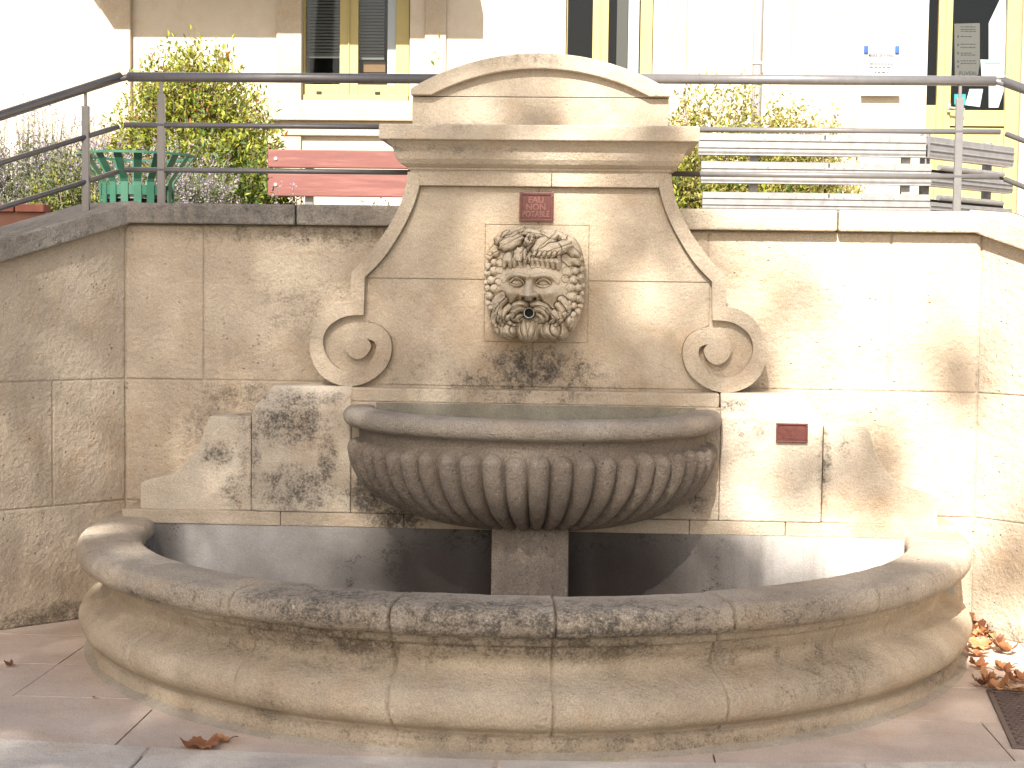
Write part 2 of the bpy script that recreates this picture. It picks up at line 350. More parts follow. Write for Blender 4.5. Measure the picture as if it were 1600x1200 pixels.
# ------------------------------------------------------------------ retaining walls
TOPZ = 1.72
zc0 = 1.632                                   # underside of the coping
cl = at(196, 600, 0).x; cr = at(1527, 600, 0).x
def wall_blocks(bm, M, L, rows, joints, ztop_fn, rnd):
    # blocks in front of a mortar plane; local x along the wall, local y into it
    for (z0, z1), js in zip(rows, joints):
        e = [0.0] + js + [L]
        for a, b in zip(e, e[1:]):
            d = rnd.uniform(-.002, .002); gp = 0.0018
            n = max(1, int((b - a) / .5)); 
            if ztop_fn is None or z1 < 1.2: box(bm, a + gp, b - gp, d, .10, z0 + gp, z1 - gp, M)
            else:
                pts = [(a + gp, z0 + gp), (b - gp, z0 + gp), (b - gp, max(z0 + .02, ztop_fn(b))), (a + gp, max(z0 + .02, ztop_fn(a)))]
                prism(bm, pts, d, .10, M)
rw = random.Random(3)
w = thing('retaining_wall', 'tall pale stone retaining wall directly behind the fountain', 'wall')
g = bmesh.new()
M = Matrix.Translation((cl, 0, 0)); L = cr - cl
J3 = sorted([at(318, 500, 0).x - cl, L - 1.1, L / 2 + .2, L - .36])
wall_blocks(g, M, L, [(0, .48), (.48, .99), (.99, zc0)], [[.6, 1.5, 2.4, L - .5], [1.2, 2.2, L - .95], J3], None, rw)
box(g, cl - .06, cr + .06, .006, .40, -.3, zc0 + .003)
obj('stone_face', g, m_wall, w, bev=0.006)
g = bmesh.new()
xj = at(462, 330, -.05).x
box(g, cl - .02, xj - .003, -.055, .46, zc0 + .004, TOPZ); box(g, xj + .003, 0.0, -.055, .46, zc0 + .004, TOPZ)
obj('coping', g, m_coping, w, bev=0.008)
g = bmesh.new()
box(g, 0.0, 1.2, -.055, .46, zc0 + .004, TOPZ); box(g, 1.206, cr + .02, -.055, .46, zc0 + .004, TOPZ)
obj('coping', g, m_coping_r, w, bev=0.008)
def wing(name, label, x, sgn, ang, mcop, slope):
    w = thing(name, label, 'wall', (x, 0, 0))
    # local x runs away from the corner towards the street
    M = Matrix.Translation((x, 0, 0)) @ Matrix.Rotation(ang, 4, 'Z')
    if sgn < 0: M = Matrix.Translation((x, 0, 0)) @ Matrix.Rotation(-ang, 4, 'Z') @ Matrix.Scale(-1, 4, (1, 0, 0))
    L = 3.4; top = lambda s: zc0 - slope * s
    g = bmesh.new()
    wall_blocks(g, M, L, [(0, .48), (.48, .99), (.99, zc0)], [[.75, 1.6, 2.5], [.325, 1.2, 2.1], [.95, 1.9, 2.8]], top, rw)
    prism(g, [(-.06, -.3), (L, -.3), (L, top(L) + .001), (0, top(0) + .001), (-.06, top(0) + .0015)], .0062, .4, M)
    obj('stone_face', g, m_wall, w, bev=0.006)
    g = bmesh.new()
    e = [0.0, .95, 1.9, 2.8, L]
    for a, b in zip(e, e[1:]):
        a_ = a + .003 if a else -.03
        prism(g, [(a_, top(a_) + .003), (b - .003, top(b) + .003), (b - .003, top(b) + .09), (a_, top(a_) + .09)], -.0553, .46, M)
    obj('coping', g, mcop, w, bev=0.008)
def fall_at(px_c, py_e, c, d):     # drop per metre of an edge that starts at c and runs along d
    rr_ = ray(px_c, py_e); n_ = Vector((d.y, -d.x, 0)); k = (c - CAM).dot(n_) / rr_.dot(n_); q = CAM + rr_ * k
    return (c.z - q.z) / (q - c).dot(d)
WA = 45
sl_l = fall_at(0, 409, Vector((cl, 0, zc0)), Vector((-math.cos(R(WA)), -math.sin(R(WA)), 0)))
sl_r = fall_at(1600, 389, Vector((cr, 0, zc0)), Vector((math.cos(R(WA)), -math.sin(R(WA)), 0)))
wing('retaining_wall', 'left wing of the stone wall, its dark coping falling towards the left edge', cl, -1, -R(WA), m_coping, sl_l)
wing('retaining_wall', 'right wing of the stone wall, sunlit, its pale coping falling beyond the right corner', cr, 1, -R(WA), m_coping_r, sl_r)

# ------------------------------------------------------------------ fountain
ft = thing('fountain', 'stone wall fountain with bearded mask, fluted bowl, scrolls and rounded lower basin', 'fountain')
YP, YB_ = -0.13, -0.165         # panel plane, raised border plane
outer = crom([(637, 268), (634, 290), (624, 322), (608, 352), (588, 381), (567, 406), (549, 425)], 4)
outer += [(548.3, 430), (547.8, 470)]
turn1 = crom([(547.8, 470), (524, 476), (503, 491), (488.5, 515), (483.5, 543), (490, 570), (507, 591), (533, 602.5), (560, 602), (585, 591), (604, 572), (612, 547), (608, 525), (594, 510), (575, 504), (556, 508), (543, 519.5), (537.5, 537), (543, 552), (556, 561), (569, 558), (578, 547), (579.5, 538), (574, 530)], 5)
inner_sp = crom([(574, 530), (583, 533), (587.5, 541), (584, 556), (571, 573), (550, 580), (529, 576), (512, 559), (504.5, 534), (513, 511), (538, 495), (568, 492.5)], 5)
inner_c = crom([(570, 433), (594, 409), (613, 383), (633, 349), (647, 318), (655, 291)], 4)
left_strip = outer[:-1] + turn1 + inner_sp[1:] + inner_c + [(655, 268.5)]
L2 = xz(left_strip, YB_)
# mirrored copy for the right, about the axis x = 0
def both(name, pts2, y0, y1, mat, bev):
    for s in (1, -1):
        g = bmesh.new(); prism(g, [(s * x, z) for x, z in pts2], y0, y1); obj(name, g, mat, ft, bev=bev)
both('scroll_border', L2, YB_, YP + .002, m_fount, 0.0035)
disc = crom([(547.8, 470), (524, 476), (503, 491), (488.5, 515), (483.5, 543), (490, 570), (507, 591), (533, 602.5)], 5)
half = [(x + .006, z) for x, z in xz(outer[:-1] + disc + [(552, 605)], YB_)]
plate = half + [(-x, z) for x, z in half[::-1]]
zl = min(z for x, z in plate)
g = bmesh.new(); prism(g, plate, YP, 0.24); obj('back_panel', g, m_fount, ft, bev=0.002)
z_bt = at(840, 291.5, YB_).z; z_b1 = at(840, 268, YB_).z
xb = abs(L2[-1][0])
g = bmesh.new(); box(g, -xb - .0, 0.05, YB_ - .001, YP + .002, z_bt, z_b1 + .01); box(g, .052, xb, YB_ - .001, YP + .002, z_bt, z_b1 + .01)
obj('top_border', g, m_fount, ft, bev=0.003)
# incised joints of the panel and the block of the mask: thin proud stones a few mm off the panel
zj = at(840, 438, YP).z
def panel_half(x, z):
    # width available inside the border at height z
    best = .5
    pts = [(-a, b) for a, b in xz(inner_c, YB_)]
    zs = [p[1] for p in pts]; xs_ = [p[0] for p in pts]
    return float(np.interp(z, zs, xs_))
def stone_sheet(pts, d=0.006):
    g = bmesh.new(); prism(g, pts, YP - d, YP + .001); return g
mx0, mx1 = at(758, 440, YP).x, at(919, 440, YP).x; mz1, mz0 = at(838, 352, YP).z, at(838, 534, YP).z
gp = .0017
icw = xz(inner_c, YB_)      # from low to high on the left
up = [(x + .004, z) for x, z in icw if z > zj + .01]
z_pt = z_bt - .001
left_up = [(float(np.interp(zj + gp, [p[1] for p in icw], [p[0] for p in icw])) + .004, zj + gp)] + up[:-1] + [(icw[-1][0] + .002, z_pt)]
g = bmesh.new()
prism(g, left_up + [(-gp, z_pt), (-gp, mz1 + gp), (mx0 - gp, mz1 + gp), (mx0 - gp, zj + gp)], YP - .006, YP + .001)
prism(g, [(-x, z) for x, z in left_up] + [(gp, z_pt), (gp, mz1 + gp), (mx1 + gp, mz1 + gp), (mx1 + gp, zj + gp)], YP - .0055, YP + .001)
xl_low = at(571, 480, YB_).x + .004
zlow = at(840, 604, YP).z
sx_edge = at(613, 545, YB_).x
lowL = [(xl_low, zj - gp), (mx0 - gp, zj - gp), (mx0 - gp, mz0 - gp), (-.02, mz0 - gp), (-.02, zlow), (at(566, 603, YB_).x, zlow)] + [(x + .001, z) for x, z in xz(crom([(585, 591), (604, 572), (612.5, 547), (608, 525), (594, 510), (575, 503)], 4), YB_)] + [(xl_low, at(575, 499, YB_).z)]
prism(g, lowL, YP - .005, YP + .001)
lowR = [(-x, z) for x, z in lowL]
lowR[1] = (mx1 + gp, zj - gp); lowR[2] = (mx1 + gp, mz0 - gp); lowR[3] = (-.014, mz0 - gp); lowR[4] = (-.014, zlow)
prism(g, lowR, YP - .006, YP + .001)
box(g, mx0, mx1, YP - .008, YP + .001, mz0, mz1)
obj('panel_stone', g, m_fount, ft, bev=0.002)
# cornice
def zy(py, y=-.2): return at(840, py, y).z
hw = 0.5 * (at(1043, 240, -.17).x - at(640, 240, -.17).x)
prof = [(0.0, zy(271)), (0.004, zy(266)), (0.012, zy(266)), (0.012, zy(262.5)), (0.020, zy(261.5)), (0.038, zy(257)), (0.052, zy(250)), (0.059, zy(242)), (0.064, zy(236)), (0.072, zy(230)), (0.082, zy(226)), (0.086, zy(224.5)), (0.086, zy(223)), (0.112, zy(222)), (0.114, zy(220.5)), (0.114, zy(200)), (0.110, zy(198)), (0.02, zy(196))]
V = []; Fc = []
y0c = YB_
for p, z in prof: V += [(-hw - p, y0c - p * 1.0, z), (hw + p, y0c - p * 1.0, z), (hw + p, .25 + p, z), (-hw - p, .25 + p, z)]
for i in range(len(prof) - 1):
    for k in range(4):
        a = i * 4 + k; b = i * 4 + (k + 1) % 4; Fc.append((a, b, b + 4, a + 4))
n = len(prof); Fc += [(3, 2, 1, 0), (4 * n - 4, 4 * n - 3, 4 * n - 2, 4 * n - 1)]
mesh('cornice', V, Fc, m_top, ft, bev=0.0025)
# crowning block with a segmental arch
YT = YB_ - .005
zb, zs_, za = zy(197, YT), zy(141, YT), zy(84.5, YT)
def arc(hwid, z_end, z_top, n=40):
    return [(-hwid + 2 * hwid * k / n, z_end + (z_top - z_end) * (math.cos(PI * .5 * (-1 + 2 * k / n)) ** .92 if 0 < k < n else 0)) for k in range(n + 1)]
def carc(hwid, z_end, z_top, n=44):
    s = z_top - z_end; r = (hwid ** 2 + s ** 2) / (2 * s); a0 = math.asin(min(1, hwid / r))
    return [(r * math.sin(-a0 + 2 * a0 * k / n), z_top - r + r * math.cos(-a0 + 2 * a0 * k / n)) for k in range(n + 1)]
ao = carc(hw, zs_, za); zi_end = zy(151, YT)
ai = carc(at(1014, 150, YT).x, zi_end, zy(109, YT))
g = bmesh.new()
prism(g, [(-hw + .004, zb - .005), (hw - .004, zb - .005), (hw - .004, zi_end - .003), (-hw + .004, zi_end - .003)], YT, .24)
obj('crown_block', g, m_top, ft, bev=0.004)
g = bmesh.new()
prism(g, [(-hw + .05, zi_end)] + [(x * .985, z - .006) for x, z in ao][3:-3] + [(hw - .05, zi_end)], YT + .001, .235)
obj('tympanum', g, m_top, ft)
g = bmesh.new()
prism(g, [(-hw, zi_end)] + ao + [(hw, zi_end)] + ai[::-1], YT - .035, .245)
obj('arched_cap', g, m_top, ft, bev=0.005)
# ledge above the bowl
g = bmesh.new(); xl_, xr_ = at(549, 620, -.222).x, at(1124, 620, -.222).x
box(g, xl_, xr_, -.226, .0, at(840, 632, -.222).z, at(840, 610.5, -.222).z)
pr = [(xl_, -.178), (xr_, -.178)]
obj('ledge', g, m_fount, ft, bev=0.006)
# low flanking wall
YL = -0.235
zt_b, zt_f = at(470, 601, -.12).z, at(470, 641, YL).z
z_base = at(470, 800, YL).z
def low_block(sx):
    xo = abs(at(393, 700, YL).x); xi = abs(at(548, 700, YL).x)
    g = bmesh.new()
    A = [(xi, YL, z_base), (xo, YL, z_base), (xo, YL, zt_f), (xi, YL, zt_f)]
    T1 = [(xi, YL + .055, zt_b), (xo - .075, YL + .055, zt_b)]
    Bk = [(xi, -.0, z_base), (xo, 0, z_base), (xo, 0, zt_f), (xi, 0, zt_b), (xo - .075, 0, zt_b)]
    v = lambda p: g.verts.new((sx * p[0], p[1], p[2]))
    a = [v(p) for p in A]; t = [v(p) for p in T1]; b = [v(p) for p in Bk]
    g.faces.new((a[0], a[1], a[2], a[3])); g.faces.new((a[3], a[2], t[1], t[0])); g.faces.new((t[0], t[1], b[4], b[3]))
    g.faces.new((a[2], b[2], b[4], t[1])); g.faces.new((a[1], b[1], b[2], a[2])); g.faces.new((a[0], a[3], t[0], b[3], b[0]))
    g.faces.new((b[0], b[3], b[4], b[2], b[1])); g.faces.new((a[0], b[0], b[1], a[1]))
    obj('flank_block', g, m_flank, ft, bev=0.006)
for s in (-1, 1): low_block(s)
stp = [(219, 797), (219, 757), (233, 748), (262, 743), (290, 725), (310, 698), (320, 672), (327, 650), (392.6, 648), (392.6, 797)]
stp = [(219, 797), (219.5, 756)] + crom([(224, 752.5), (243, 747), (270, 739), (292, 721), (309, 697), (320, 670), (326.5, 651)], 4) + [(392.6, 650), (392.6, 797)]
both('scroll_step', xz(stp, -.212), -.212, .0, m_flank, 0.004)
g = bmesh.new()
xe = abs(at(205, 810, -.1).x)
z_gr = at(470, 822, YL).z
e = [-xe, -1.02, -.52, .1, .62, 1.0, xe]
for a, b in zip(e, e[1:]): box(g, a + .001, b - .001, YL + random.uniform(-.004, .002), .0, z_gr, z_base - .0015)
xi2 = abs(at(548, 700, YL).x)
e = [-xi2, -.27, .28, xi2]
for a, b in zip(e, e[1:]): box(g, a + .001, b - .001, YL + .006, .0, z_base, at(840, 632, -.222).z)
obj('base_course', g, m_fount, ft, bev=0.004)
g = bmesh.new(); box(g, -xe, xe, YL + .004, 0, -.1, z_gr + .002)
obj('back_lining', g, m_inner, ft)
# pedestal
g = bmesh.new()
ph = .145
pts = []
for k in range(25):
    t = -1 + 2 * k / 24; pts.append((t * ph, -.56 - .012 * math.cos(t * PI / 2) + (.004 if k % 4 == 0 and 0 < k < 24 else 0)))
pz0, pz1 = .0, .50
a = [g.verts.new((x, y, pz0)) for x, y in pts]; b = [g.verts.new((x, y, pz1)) for x, y in pts]
for i in range(24): g.faces.new((a[i], a[i + 1], b[i + 1], b[i]))
c = [g.verts.new(p) for p in ((ph, -.29, pz0), (ph, -.29, pz1), (-ph, -.29, pz0), (-ph, -.29, pz1))]
g.faces.new((a[-1], c[0], c[1], b[-1])); g.faces.new((c[2], a[0], b[0], c[3])); g.faces.new((c[0], c[2], c[3], c[1]))
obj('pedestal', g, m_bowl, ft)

# bowl: gadrooned half bowl
YC = -0.21
RB = 0.735; zr_t = .918; zr_b = .840; zb0 = .446
def lwid(phi): return np.where(np.cos(phi) < 0, 1.032, 1.0)
NF = 26; nphi = NF * 18
phis = np.linspace(0, PI, nphi + 1)
dd = np.concatenate([np.linspace(0, .2, 26)[:-1], np.sin(np.linspace(math.asin(.2), PI / 2, 46))]); dd = np.clip(dd, 0, .9995)
zt0 = zr_b - .020
pr_r = RB * .972 * (1 - dd ** 2.7) ** .42; pr_z = zt0 - (zt0 - zb0) * dd
arcl = np.concatenate([[0], np.cumsum(np.hypot(np.diff(pr_r), np.diff(pr_z)))])
uu = 2 * ((phis / PI * NF) % 1.0) - 1; uu[-1] = -1
P = np.zeros((nphi + 1, len(dd), 3))
rfl = random.Random(8); wob = np.array([rfl.uniform(-.006, .006) for _ in range(NF + 1)])[np.minimum((phis / PI * NF).astype(int), NF)]
for j in range(len(dd)):
    j0, j1 = max(j - 1, 0), min(j + 1, len(dd) - 1)
    tr_v, tz_v = pr_r[j1] - pr_r[j0], pr_z[j1] - pr_z[j0]; ln_ = math.hypot(tr_v, tz_v); nr, nz = -tz_v / ln_, tr_v / ln_
    halfw = max(.006, PI * pr_r[j] / NF * .5); hc_ = .034 + .04 + wob
    v = np.minimum((arcl[j] - hc_) / .042, 0)
    q = (uu * 1.02) ** 2 + v * v
    lob = np.sqrt(np.clip(1 - q, 0, 1))
    amp = min(.054, halfw * 1.2)
    dr = amp * (lob - .70) if j else -amp * .55
    if j == 0: dr = np.full(nphi + 1, -.036)
    rr = pr_r[j] + dr * nr; zz = pr_z[j] + dr * nz
    P[:, j, 0] = rr * np.cos(phis) * lwid(phis); P[:, j, 1] = -.945 * rr * np.sin(phis) + YC; P[:, j, 2] = zz
for i in range(P.shape[0]):
    for j in range(P.shape[1]):
        k = mnoise.noise(Vector(P[i, j]) * 26) * .0022 + mnoise.noise(Vector(P[i, j]) * 8) * .003
        P[i, j, 0] += k * math.cos(phis[i]); P[i, j, 1] -= k * math.sin(phis[i])
neck = [(RB * .955, zr_b + .005), (RB * .925, zr_b - .010)]
N = np.zeros((nphi + 1, 2, 3))
for j, (r, z) in enumerate(neck): N[:, j, 0] = r * np.cos(phis) * lwid(phis); N[:, j, 1] = -.945 * r * np.sin(phis) + YC; N[:, j, 2] = z
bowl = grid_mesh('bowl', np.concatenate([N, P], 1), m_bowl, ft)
# rim of the bowl: rounded roll with inner face and two square ends at the wall
rp = [(RB * .955, zr_b)]
for k in range(13):
    a = -PI / 2 + PI * k / 12 * .95; rp.append((RB - .03 + .036 * math.cos(a), (zr_t + zr_b) / 2 + .0365 * math.sin(a)))
rp += [(RB - .05, zr_t + .001), (RB - .095, zr_t - .001), (RB - .108, zr_t - .004), (RB - .113, zr_t - .014), (RB - .116, zr_t - .06), (RB - .20, .70), (RB - .40, .60), (.02, .56)]
ph2 = np.linspace(0, PI, 121); Q = np.zeros((121, len(rp), 3))
for j, (r, z) in enumerate(rp): Q[:, j, 0] = r * np.cos(ph2) * lwid(ph2); Q[:, j, 1] = -.945 * r * np.sin(ph2) + YC; Q[:, j, 2] = z
for i in range(121):
    for j in range(len(rp)):
        q = mnoise.noise(Vector(Q[i, j]) * 9) * .0025; Q[i, j, 2] += q
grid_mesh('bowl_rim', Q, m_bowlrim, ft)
g = bmesh.new()
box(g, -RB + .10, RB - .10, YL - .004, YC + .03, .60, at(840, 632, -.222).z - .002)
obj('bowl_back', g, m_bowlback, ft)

# lower basin
CY = -0.12
def basin_plan(phi, r, a=1.735, b=1.80, k=1.17, cx=-.03, nl=2.16):   # r is the offset from the outer line; a half oval, a little squarer on the left
    c, q = np.cos(phi), np.abs(np.sin(phi)); n = np.where(c < 0, nl, 1.97)
    return np.stack([cx + (a + r) * np.sign(c) * np.abs(c) ** (2 / n), CY - (b + r * (1 + (k - 1) * q ** 2)) * q ** (2 / n)], -1)
def body_plan(phi, r, z):
    lo = min(1, max(0, (.27 - z) / .17)); return basin_plan(phi, r, 1.735 + .012 * lo, 1.80 + .04 * lo, 1.0, -.03 - .0 * lo, 2.12 - .10 * lo)
body = [(-.046, -.02), (-.046, .050), (-.050, .056), (-.066, .060)]
for k in range(0, 17):       # swelling lower half
    a = -PI * .36 + PI * .70 * k / 16; body.append((-.088 + .090 * math.cos(a), .142 + .073 * math.sin(a)))
r_a, z_a = body[-1]
for k in range(1, 13):       # hollow upper half
    t = k / 12; body.append((r_a + (-.088 - r_a) * t - .046 * math.sin(t * PI) ** 1.0 - .012 * math.sin(2 * t * PI), z_a + (.316 - z_a) * t))
body += [(-.076, .318), (-.066, .323), (-.066, .346), (-.072, .352)]
NB = 480; ph3 = np.linspace(0, PI, NB + 1)
def phi_at(px, z, rim):    # where a joint seen in the photograph meets the outline
    aa = np.linspace(.12, PI - .12, 1500); pts = basin_plan(aa, 0) if rim else body_plan(aa, 0, z); best = None
    for a, (x, y) in zip(aa, pts):
        q = MR.transposed() @ (Vector((x, y, z)) - CAM); e = abs(800 + F * q.x / -q.z - px)
        if best is None or e < best[0]: best = (e, a)
    return best[1]
jb = [phi_at(p, .13, False) for p in (1432, 1345, 1138, 864, 606, 366, 200)]
jr = [phi_at(p, .40, True) for p in (1372, 1150, 868, 608, 358, 194)] + [2.95, .2]
def with_joints(base, js, w=.0024):
    e = [base]
    for q in js: e.append(np.array([q - w * 2, q - w, q, q + w, q + w * 2]))
    return np.unique(np.round(np.concatenate(e), 6))
def joint_depth(phi, js, w=.0035):
    d = np.min(np.abs(phi[:, None] - np.array(js)[None, :]), 1); return np.clip(1 - d / w, 0, 1)
pb = with_joints(ph3, jb); jd = joint_depth(pb, jb)
bnum = np.searchsorted(np.array(sorted(jb)), pb); rj = random.Random(5); boff = np.array([rj.uniform(-.004, .004) for _ in range(len(jb) + 1)])[bnum]
B = np.zeros((len(pb), len(body), 3))
for j, (r, z) in enumerate(body):
    xy = body_plan(pb, r - .013 * jd * (z > .058) + boff, z); B[:, j, :2] = xy; B[:, j, 2] = z
for i in range(B.shape[0]):
    for j in range(B.shape[1]):
        q = Vector(B[i, j]); k = mnoise.noise(q * 5) * .005 + mnoise.noise(q * 17) * .002
        B[i, j, 0] += k * math.cos(pb[i]); B[i, j, 1] -= k * math.sin(pb[i])
# straight returns to the wall
def returns(A):
    a0 = A[:1].copy(); a0[:, :, 1] = 0.0; a1 = A[-1:].copy(); a1[:, :, 1] = 0.0
    return np.concatenate([a0, A, a1], 0)
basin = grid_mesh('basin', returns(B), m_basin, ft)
rim = [(-.060, .349), (-.045, .350), (-.028, .353)]
for k in range(1, 12):
    a = -PI / 2 + PI * k / 12; rim.append((-.030 + .036 * math.cos(a), .395 + .042 * math.sin(a)))
rim += [(-.045, .4375), (-.09, .4400), (-.14, .4415), (-.19, .437), (-.212, .432), (-.226, .422), (-.232, .405), (-.232, .385), (-.214, .36)]
pr_ = with_joints(ph3, jr); jd = joint_depth(pr_, jr)
rnum = np.searchsorted(np.array(sorted(jr)), pr_); roff = np.array([rj.uniform(-.004, .004) for _ in range(len(jr) + 1)])[rnum]
Q = np.zeros((len(pr_), len(rim), 3))
for j, (r, z) in enumerate(rim):
    out = np.clip((r + .23) / .2, 0, 1)
    Q[:, j, :2] = basin_plan(pr_, r - .014 * jd * out + roff * out); Q[:, j, 2] = z + .008 * np.clip(1 - np.abs(z - .44) / .06, 0, 1) - .012 * jd * (z > .38) + roff * .7 * (z > .36)
for i in range(Q.shape[0]):
    for j in range(Q.shape[1]):
        q = Vector(Q[i, j]); k = mnoise.noise(q * 6) * .005 + mnoise.noise(q * 22) * .0028
        Q[i, j, 2] += k * .8; Q[i, j, 0] += k * .6 * math.cos(pr_[i]); Q[i, j, 1] -= k * .6 * math.sin(pr_[i])
rimo = grid_mesh('basin_rim', returns(Q), m_rim, ft)
I = np.zeros((121, 3, 3)); pi_ = np.linspace(0, PI, 121)
for j, (r, z) in enumerate([(-.222, .415), (-.226, .05), (-.5, .048)]): I[:, j, :2] = basin_plan(pi_, r); I[:, j, 2] = z
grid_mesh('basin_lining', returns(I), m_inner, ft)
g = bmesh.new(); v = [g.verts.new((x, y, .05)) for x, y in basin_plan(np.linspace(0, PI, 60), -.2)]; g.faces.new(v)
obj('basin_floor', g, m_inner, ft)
# mortar fillet on the paving
K = np.zeros((161, 4, 3)); pk = np.linspace(0, PI, 161)
for j, (r, z) in enumerate([(-.01, .022), (.008, .010), (.028, .004), (.040, -.006)]):
    wob = np.array([mnoise.noise(Vector((math.cos(p) * 4, math.sin(p) * 4, 3 + j))) * .012 for p in pk])
    K[:, j, :2] = body_plan(pk, r - .046 + wob * (j > 0), 0.0); K[:, j, 2] = z
grid_mesh('mortar_fillet', K, m_mortar, ft)

# ------------------------------------------------------------------ carved mask (units: 1/2229 m, x right, y down as measured on the carving)
U = 1 / 2229.0
gx = np.arange(90, 1012, 2.6); gy = np.arange(75, 1150, 2.6)
GX, GY = np.meshgrid(gx, gy)
H = np.full(GX.shape, -60.0)
def smax(a, b, k):
    h = np.clip(.5 + .5 * (a - b) / k, 0, 1); return b * (1 - h) + a * h + k * h * (1 - h)
def ellip(cx, cy, rx, ry, base, ht, rot=0.0, p=2.0, k=8.0):
    global H
    c, s = math.cos(R(rot)), math.sin(R(rot)); dx, dy = GX - cx, GY - cy
    u = (dx * c + dy * s) / rx; v = (-dx * s + dy * c) / ry
    q = 1 - (np.abs(u) ** p + np.abs(v) ** p); h = np.where(q > 0, base + ht * np.clip(q, 0, 1) ** .5, -999)
    H = np.where(q > 0, smax(h, H, k), H)
def add(cx, cy, rx, ry, amt, rot=0.0):
    global H
    c, s = math.cos(R(rot)), math.sin(R(rot)); dx, dy = GX - cx, GY - cy
    u = (dx * c + dy * s) / rx; v = (-dx * s + dy * c) / ry
    H = H + amt * np.exp(-(u * u + v * v))
def stroke(pts, w, ht, base=None, rel=True, k=6.0, groove=0.0):
    """rounded lock along a smooth line; w, ht: (start, middle, end)"""
    global H
    pts = np.array(crom(pts, 7)); n = len(pts)
    best = np.full(GX.shape, 1e9); par = np.zeros(GX.shape)
    for i in range(n - 1):
        a, b = pts[i], pts[i + 1]; d = b - a; L = max(1e-6, d @ d)
        t = np.clip(((GX - a[0]) * d[0] + (GY - a[1]) * d[1]) / L, 0, 1)
        q = np.hypot(GX - a[0] - t * d[0], GY - a[1] - t * d[1])
        m = q < best; best = np.where(m, q, best); par = np.where(m, (i + t) / (n - 1), par)
    ww = np.interp(par, [0, .5, 1], w); hh = np.interp(par, [0, .5, 1], ht)
    r = best / ww; q = np.clip(1 - r * r, 0, 1)
    bb = H0 if rel else base
    h = bb + hh * np.sqrt(q)
    # carved groove round the lock
    ring = np.exp(-((r - 1.12) / .16) ** 2) * groove
    H = np.where(r < 1, smax(h, H, k), H - np.where(r < 1.6, ring, 0))
# underlying head
ellip(548, 600, 445, 520, -40, 330, p=3.0)
ellip(540, 640, 300, 430, 60, 250, p=2.6, k=30)
H0 = H.copy()
# forehead and face planes
add(535, 500, 230, 60, 18); add(535, 610, 300, 120, 8)
H0 = H.copy()
# cheeks
add(335, 668, 66, 62, 72); add(695, 668, 72, 66, 72); add(300, 620, 50, 60, 14); add(745, 620, 50, 60, 14)
# eye sockets
add(405, 588, 76, 42, -78); add(640, 590, 78, 42, -78); add(518, 556, 26, 26, -40)
H0 = H.copy()
ellip(404, 582, 66, 40, 222, 84, 4, k=4); ellip(640, 585, 68, 40, 222, 84, 2, k=4)
H0 = H.copy()
stroke([(338, 586), (368, 552), (408, 545), (446, 560), (466, 588)], (8, 13, 8), (30, 46, 30), k=3, groove=16)
stroke([(345, 592), (375, 608), (410, 612), (450, 602)], (7, 11, 7), (22, 32, 20), k=3, groove=12)
stroke([(572, 590), (600, 560), (640, 550), (680, 562), (702, 590)], (8, 13, 8), (30, 46, 30), k=3, groove=16)
stroke([(580, 600), (612, 612), (650, 614), (694, 600)], (7, 11, 7), (22, 32, 20), k=3, groove=12)
for cx in (404, 640):   # incised iris
    d = np.hypot(GX - cx, GY - 582); H -= 1.5 * np.exp(-((d - 20) / 3.5) ** 2)
H0 = H.copy()
stroke([(500, 536), (465, 524), (400, 518), (335, 528), (285, 570)], (20, 28, 18), (36, 46, 16), k=22)
stroke([(548, 536), (585, 524), (650, 518), (715, 530), (765, 575)], (20, 28, 18), (36, 46, 16), k=22)
H0 = H.copy()
stroke([(517, 540), (512, 600), (508, 650), (510, 690)], (30, 40, 60), (60, 125, 175), k=10)
H0 = H.copy()
ellip(460, 690, 38, 33, 300, 95, k=8); ellip(563, 690, 38, 33, 300, 95, k=8); ellip(511, 680, 46, 46, 350, 120, k=10)
add(472, 720, 22, 12, -90); add(552, 720, 22, 12, -90); add(512, 738, 60, 14, -50)
stroke_groove = [(430, 700), (395, 740)]
add(405, 735, 16, 40, -52, 35); add(615, 733, 16, 40, -52, -35); add(505, 765, 14, 22, -40); add(472, 716, 18, 10, -60); add(550, 716, 18, 10, -60)
# mouth hollow
add(515, 855, 62, 60, -120)
H0 = H.copy()
# moustache and beard locks
def lock(pts, w=(34, 44, 20), ht=(60, 84, 40), g=26, k=5): stroke(pts, w, ht, k=k, groove=g)
ellip(505, 1010, 105, 110, 150, 150, p=2.2, k=12); ellip(500, 1060, 70, 66, 130, 140, k=10)
ellip(325, 1010, 92, 90, 120, 150, k=3); ellip(700, 1000, 110, 96, 120, 155, k=3); ellip(240, 1010, 56, 90, 70, 130, k=3); ellip(800, 1015, 62, 90, 80, 130, k=3)
ellip(215, 900, 56, 90, 40, 130, k=8); ellip(868, 900, 60, 100, 90, 120, k=5); ellip(880, 960, 44, 60, 60, 110, k=4); ellip(190, 950, 40, 66, 60, 100, k=4); ellip(300, 870, 110, 90, 130, 120, k=12); ellip(760, 870, 120, 90, 130, 120, k=12)
H0 = np.minimum(H, 300)
lock([(488, 780), (440, 772), (390, 795), (352, 830), (360, 866)], (26, 36, 16), (80, 100, 50))
lock([(545, 778), (600, 776), (655, 808), (690, 842), (678, 876)], (26, 38, 16), (80, 100, 50))
lock([(470, 820), (420, 815), (378, 850), (370, 900), (405, 925)], (24, 34, 14), (80, 90, 40))
lock([(450, 870), (425, 880), (405, 905), (430, 930)], (16, 24, 10), (70, 76, 40))
lock([(570, 822), (620, 820), (655, 850), (668, 890), (640, 930)], (26, 36, 14), (82, 92, 40))
lock([(590, 860), (620, 880), (632, 915), (600, 935)], (18, 26, 10), (70, 78, 40))
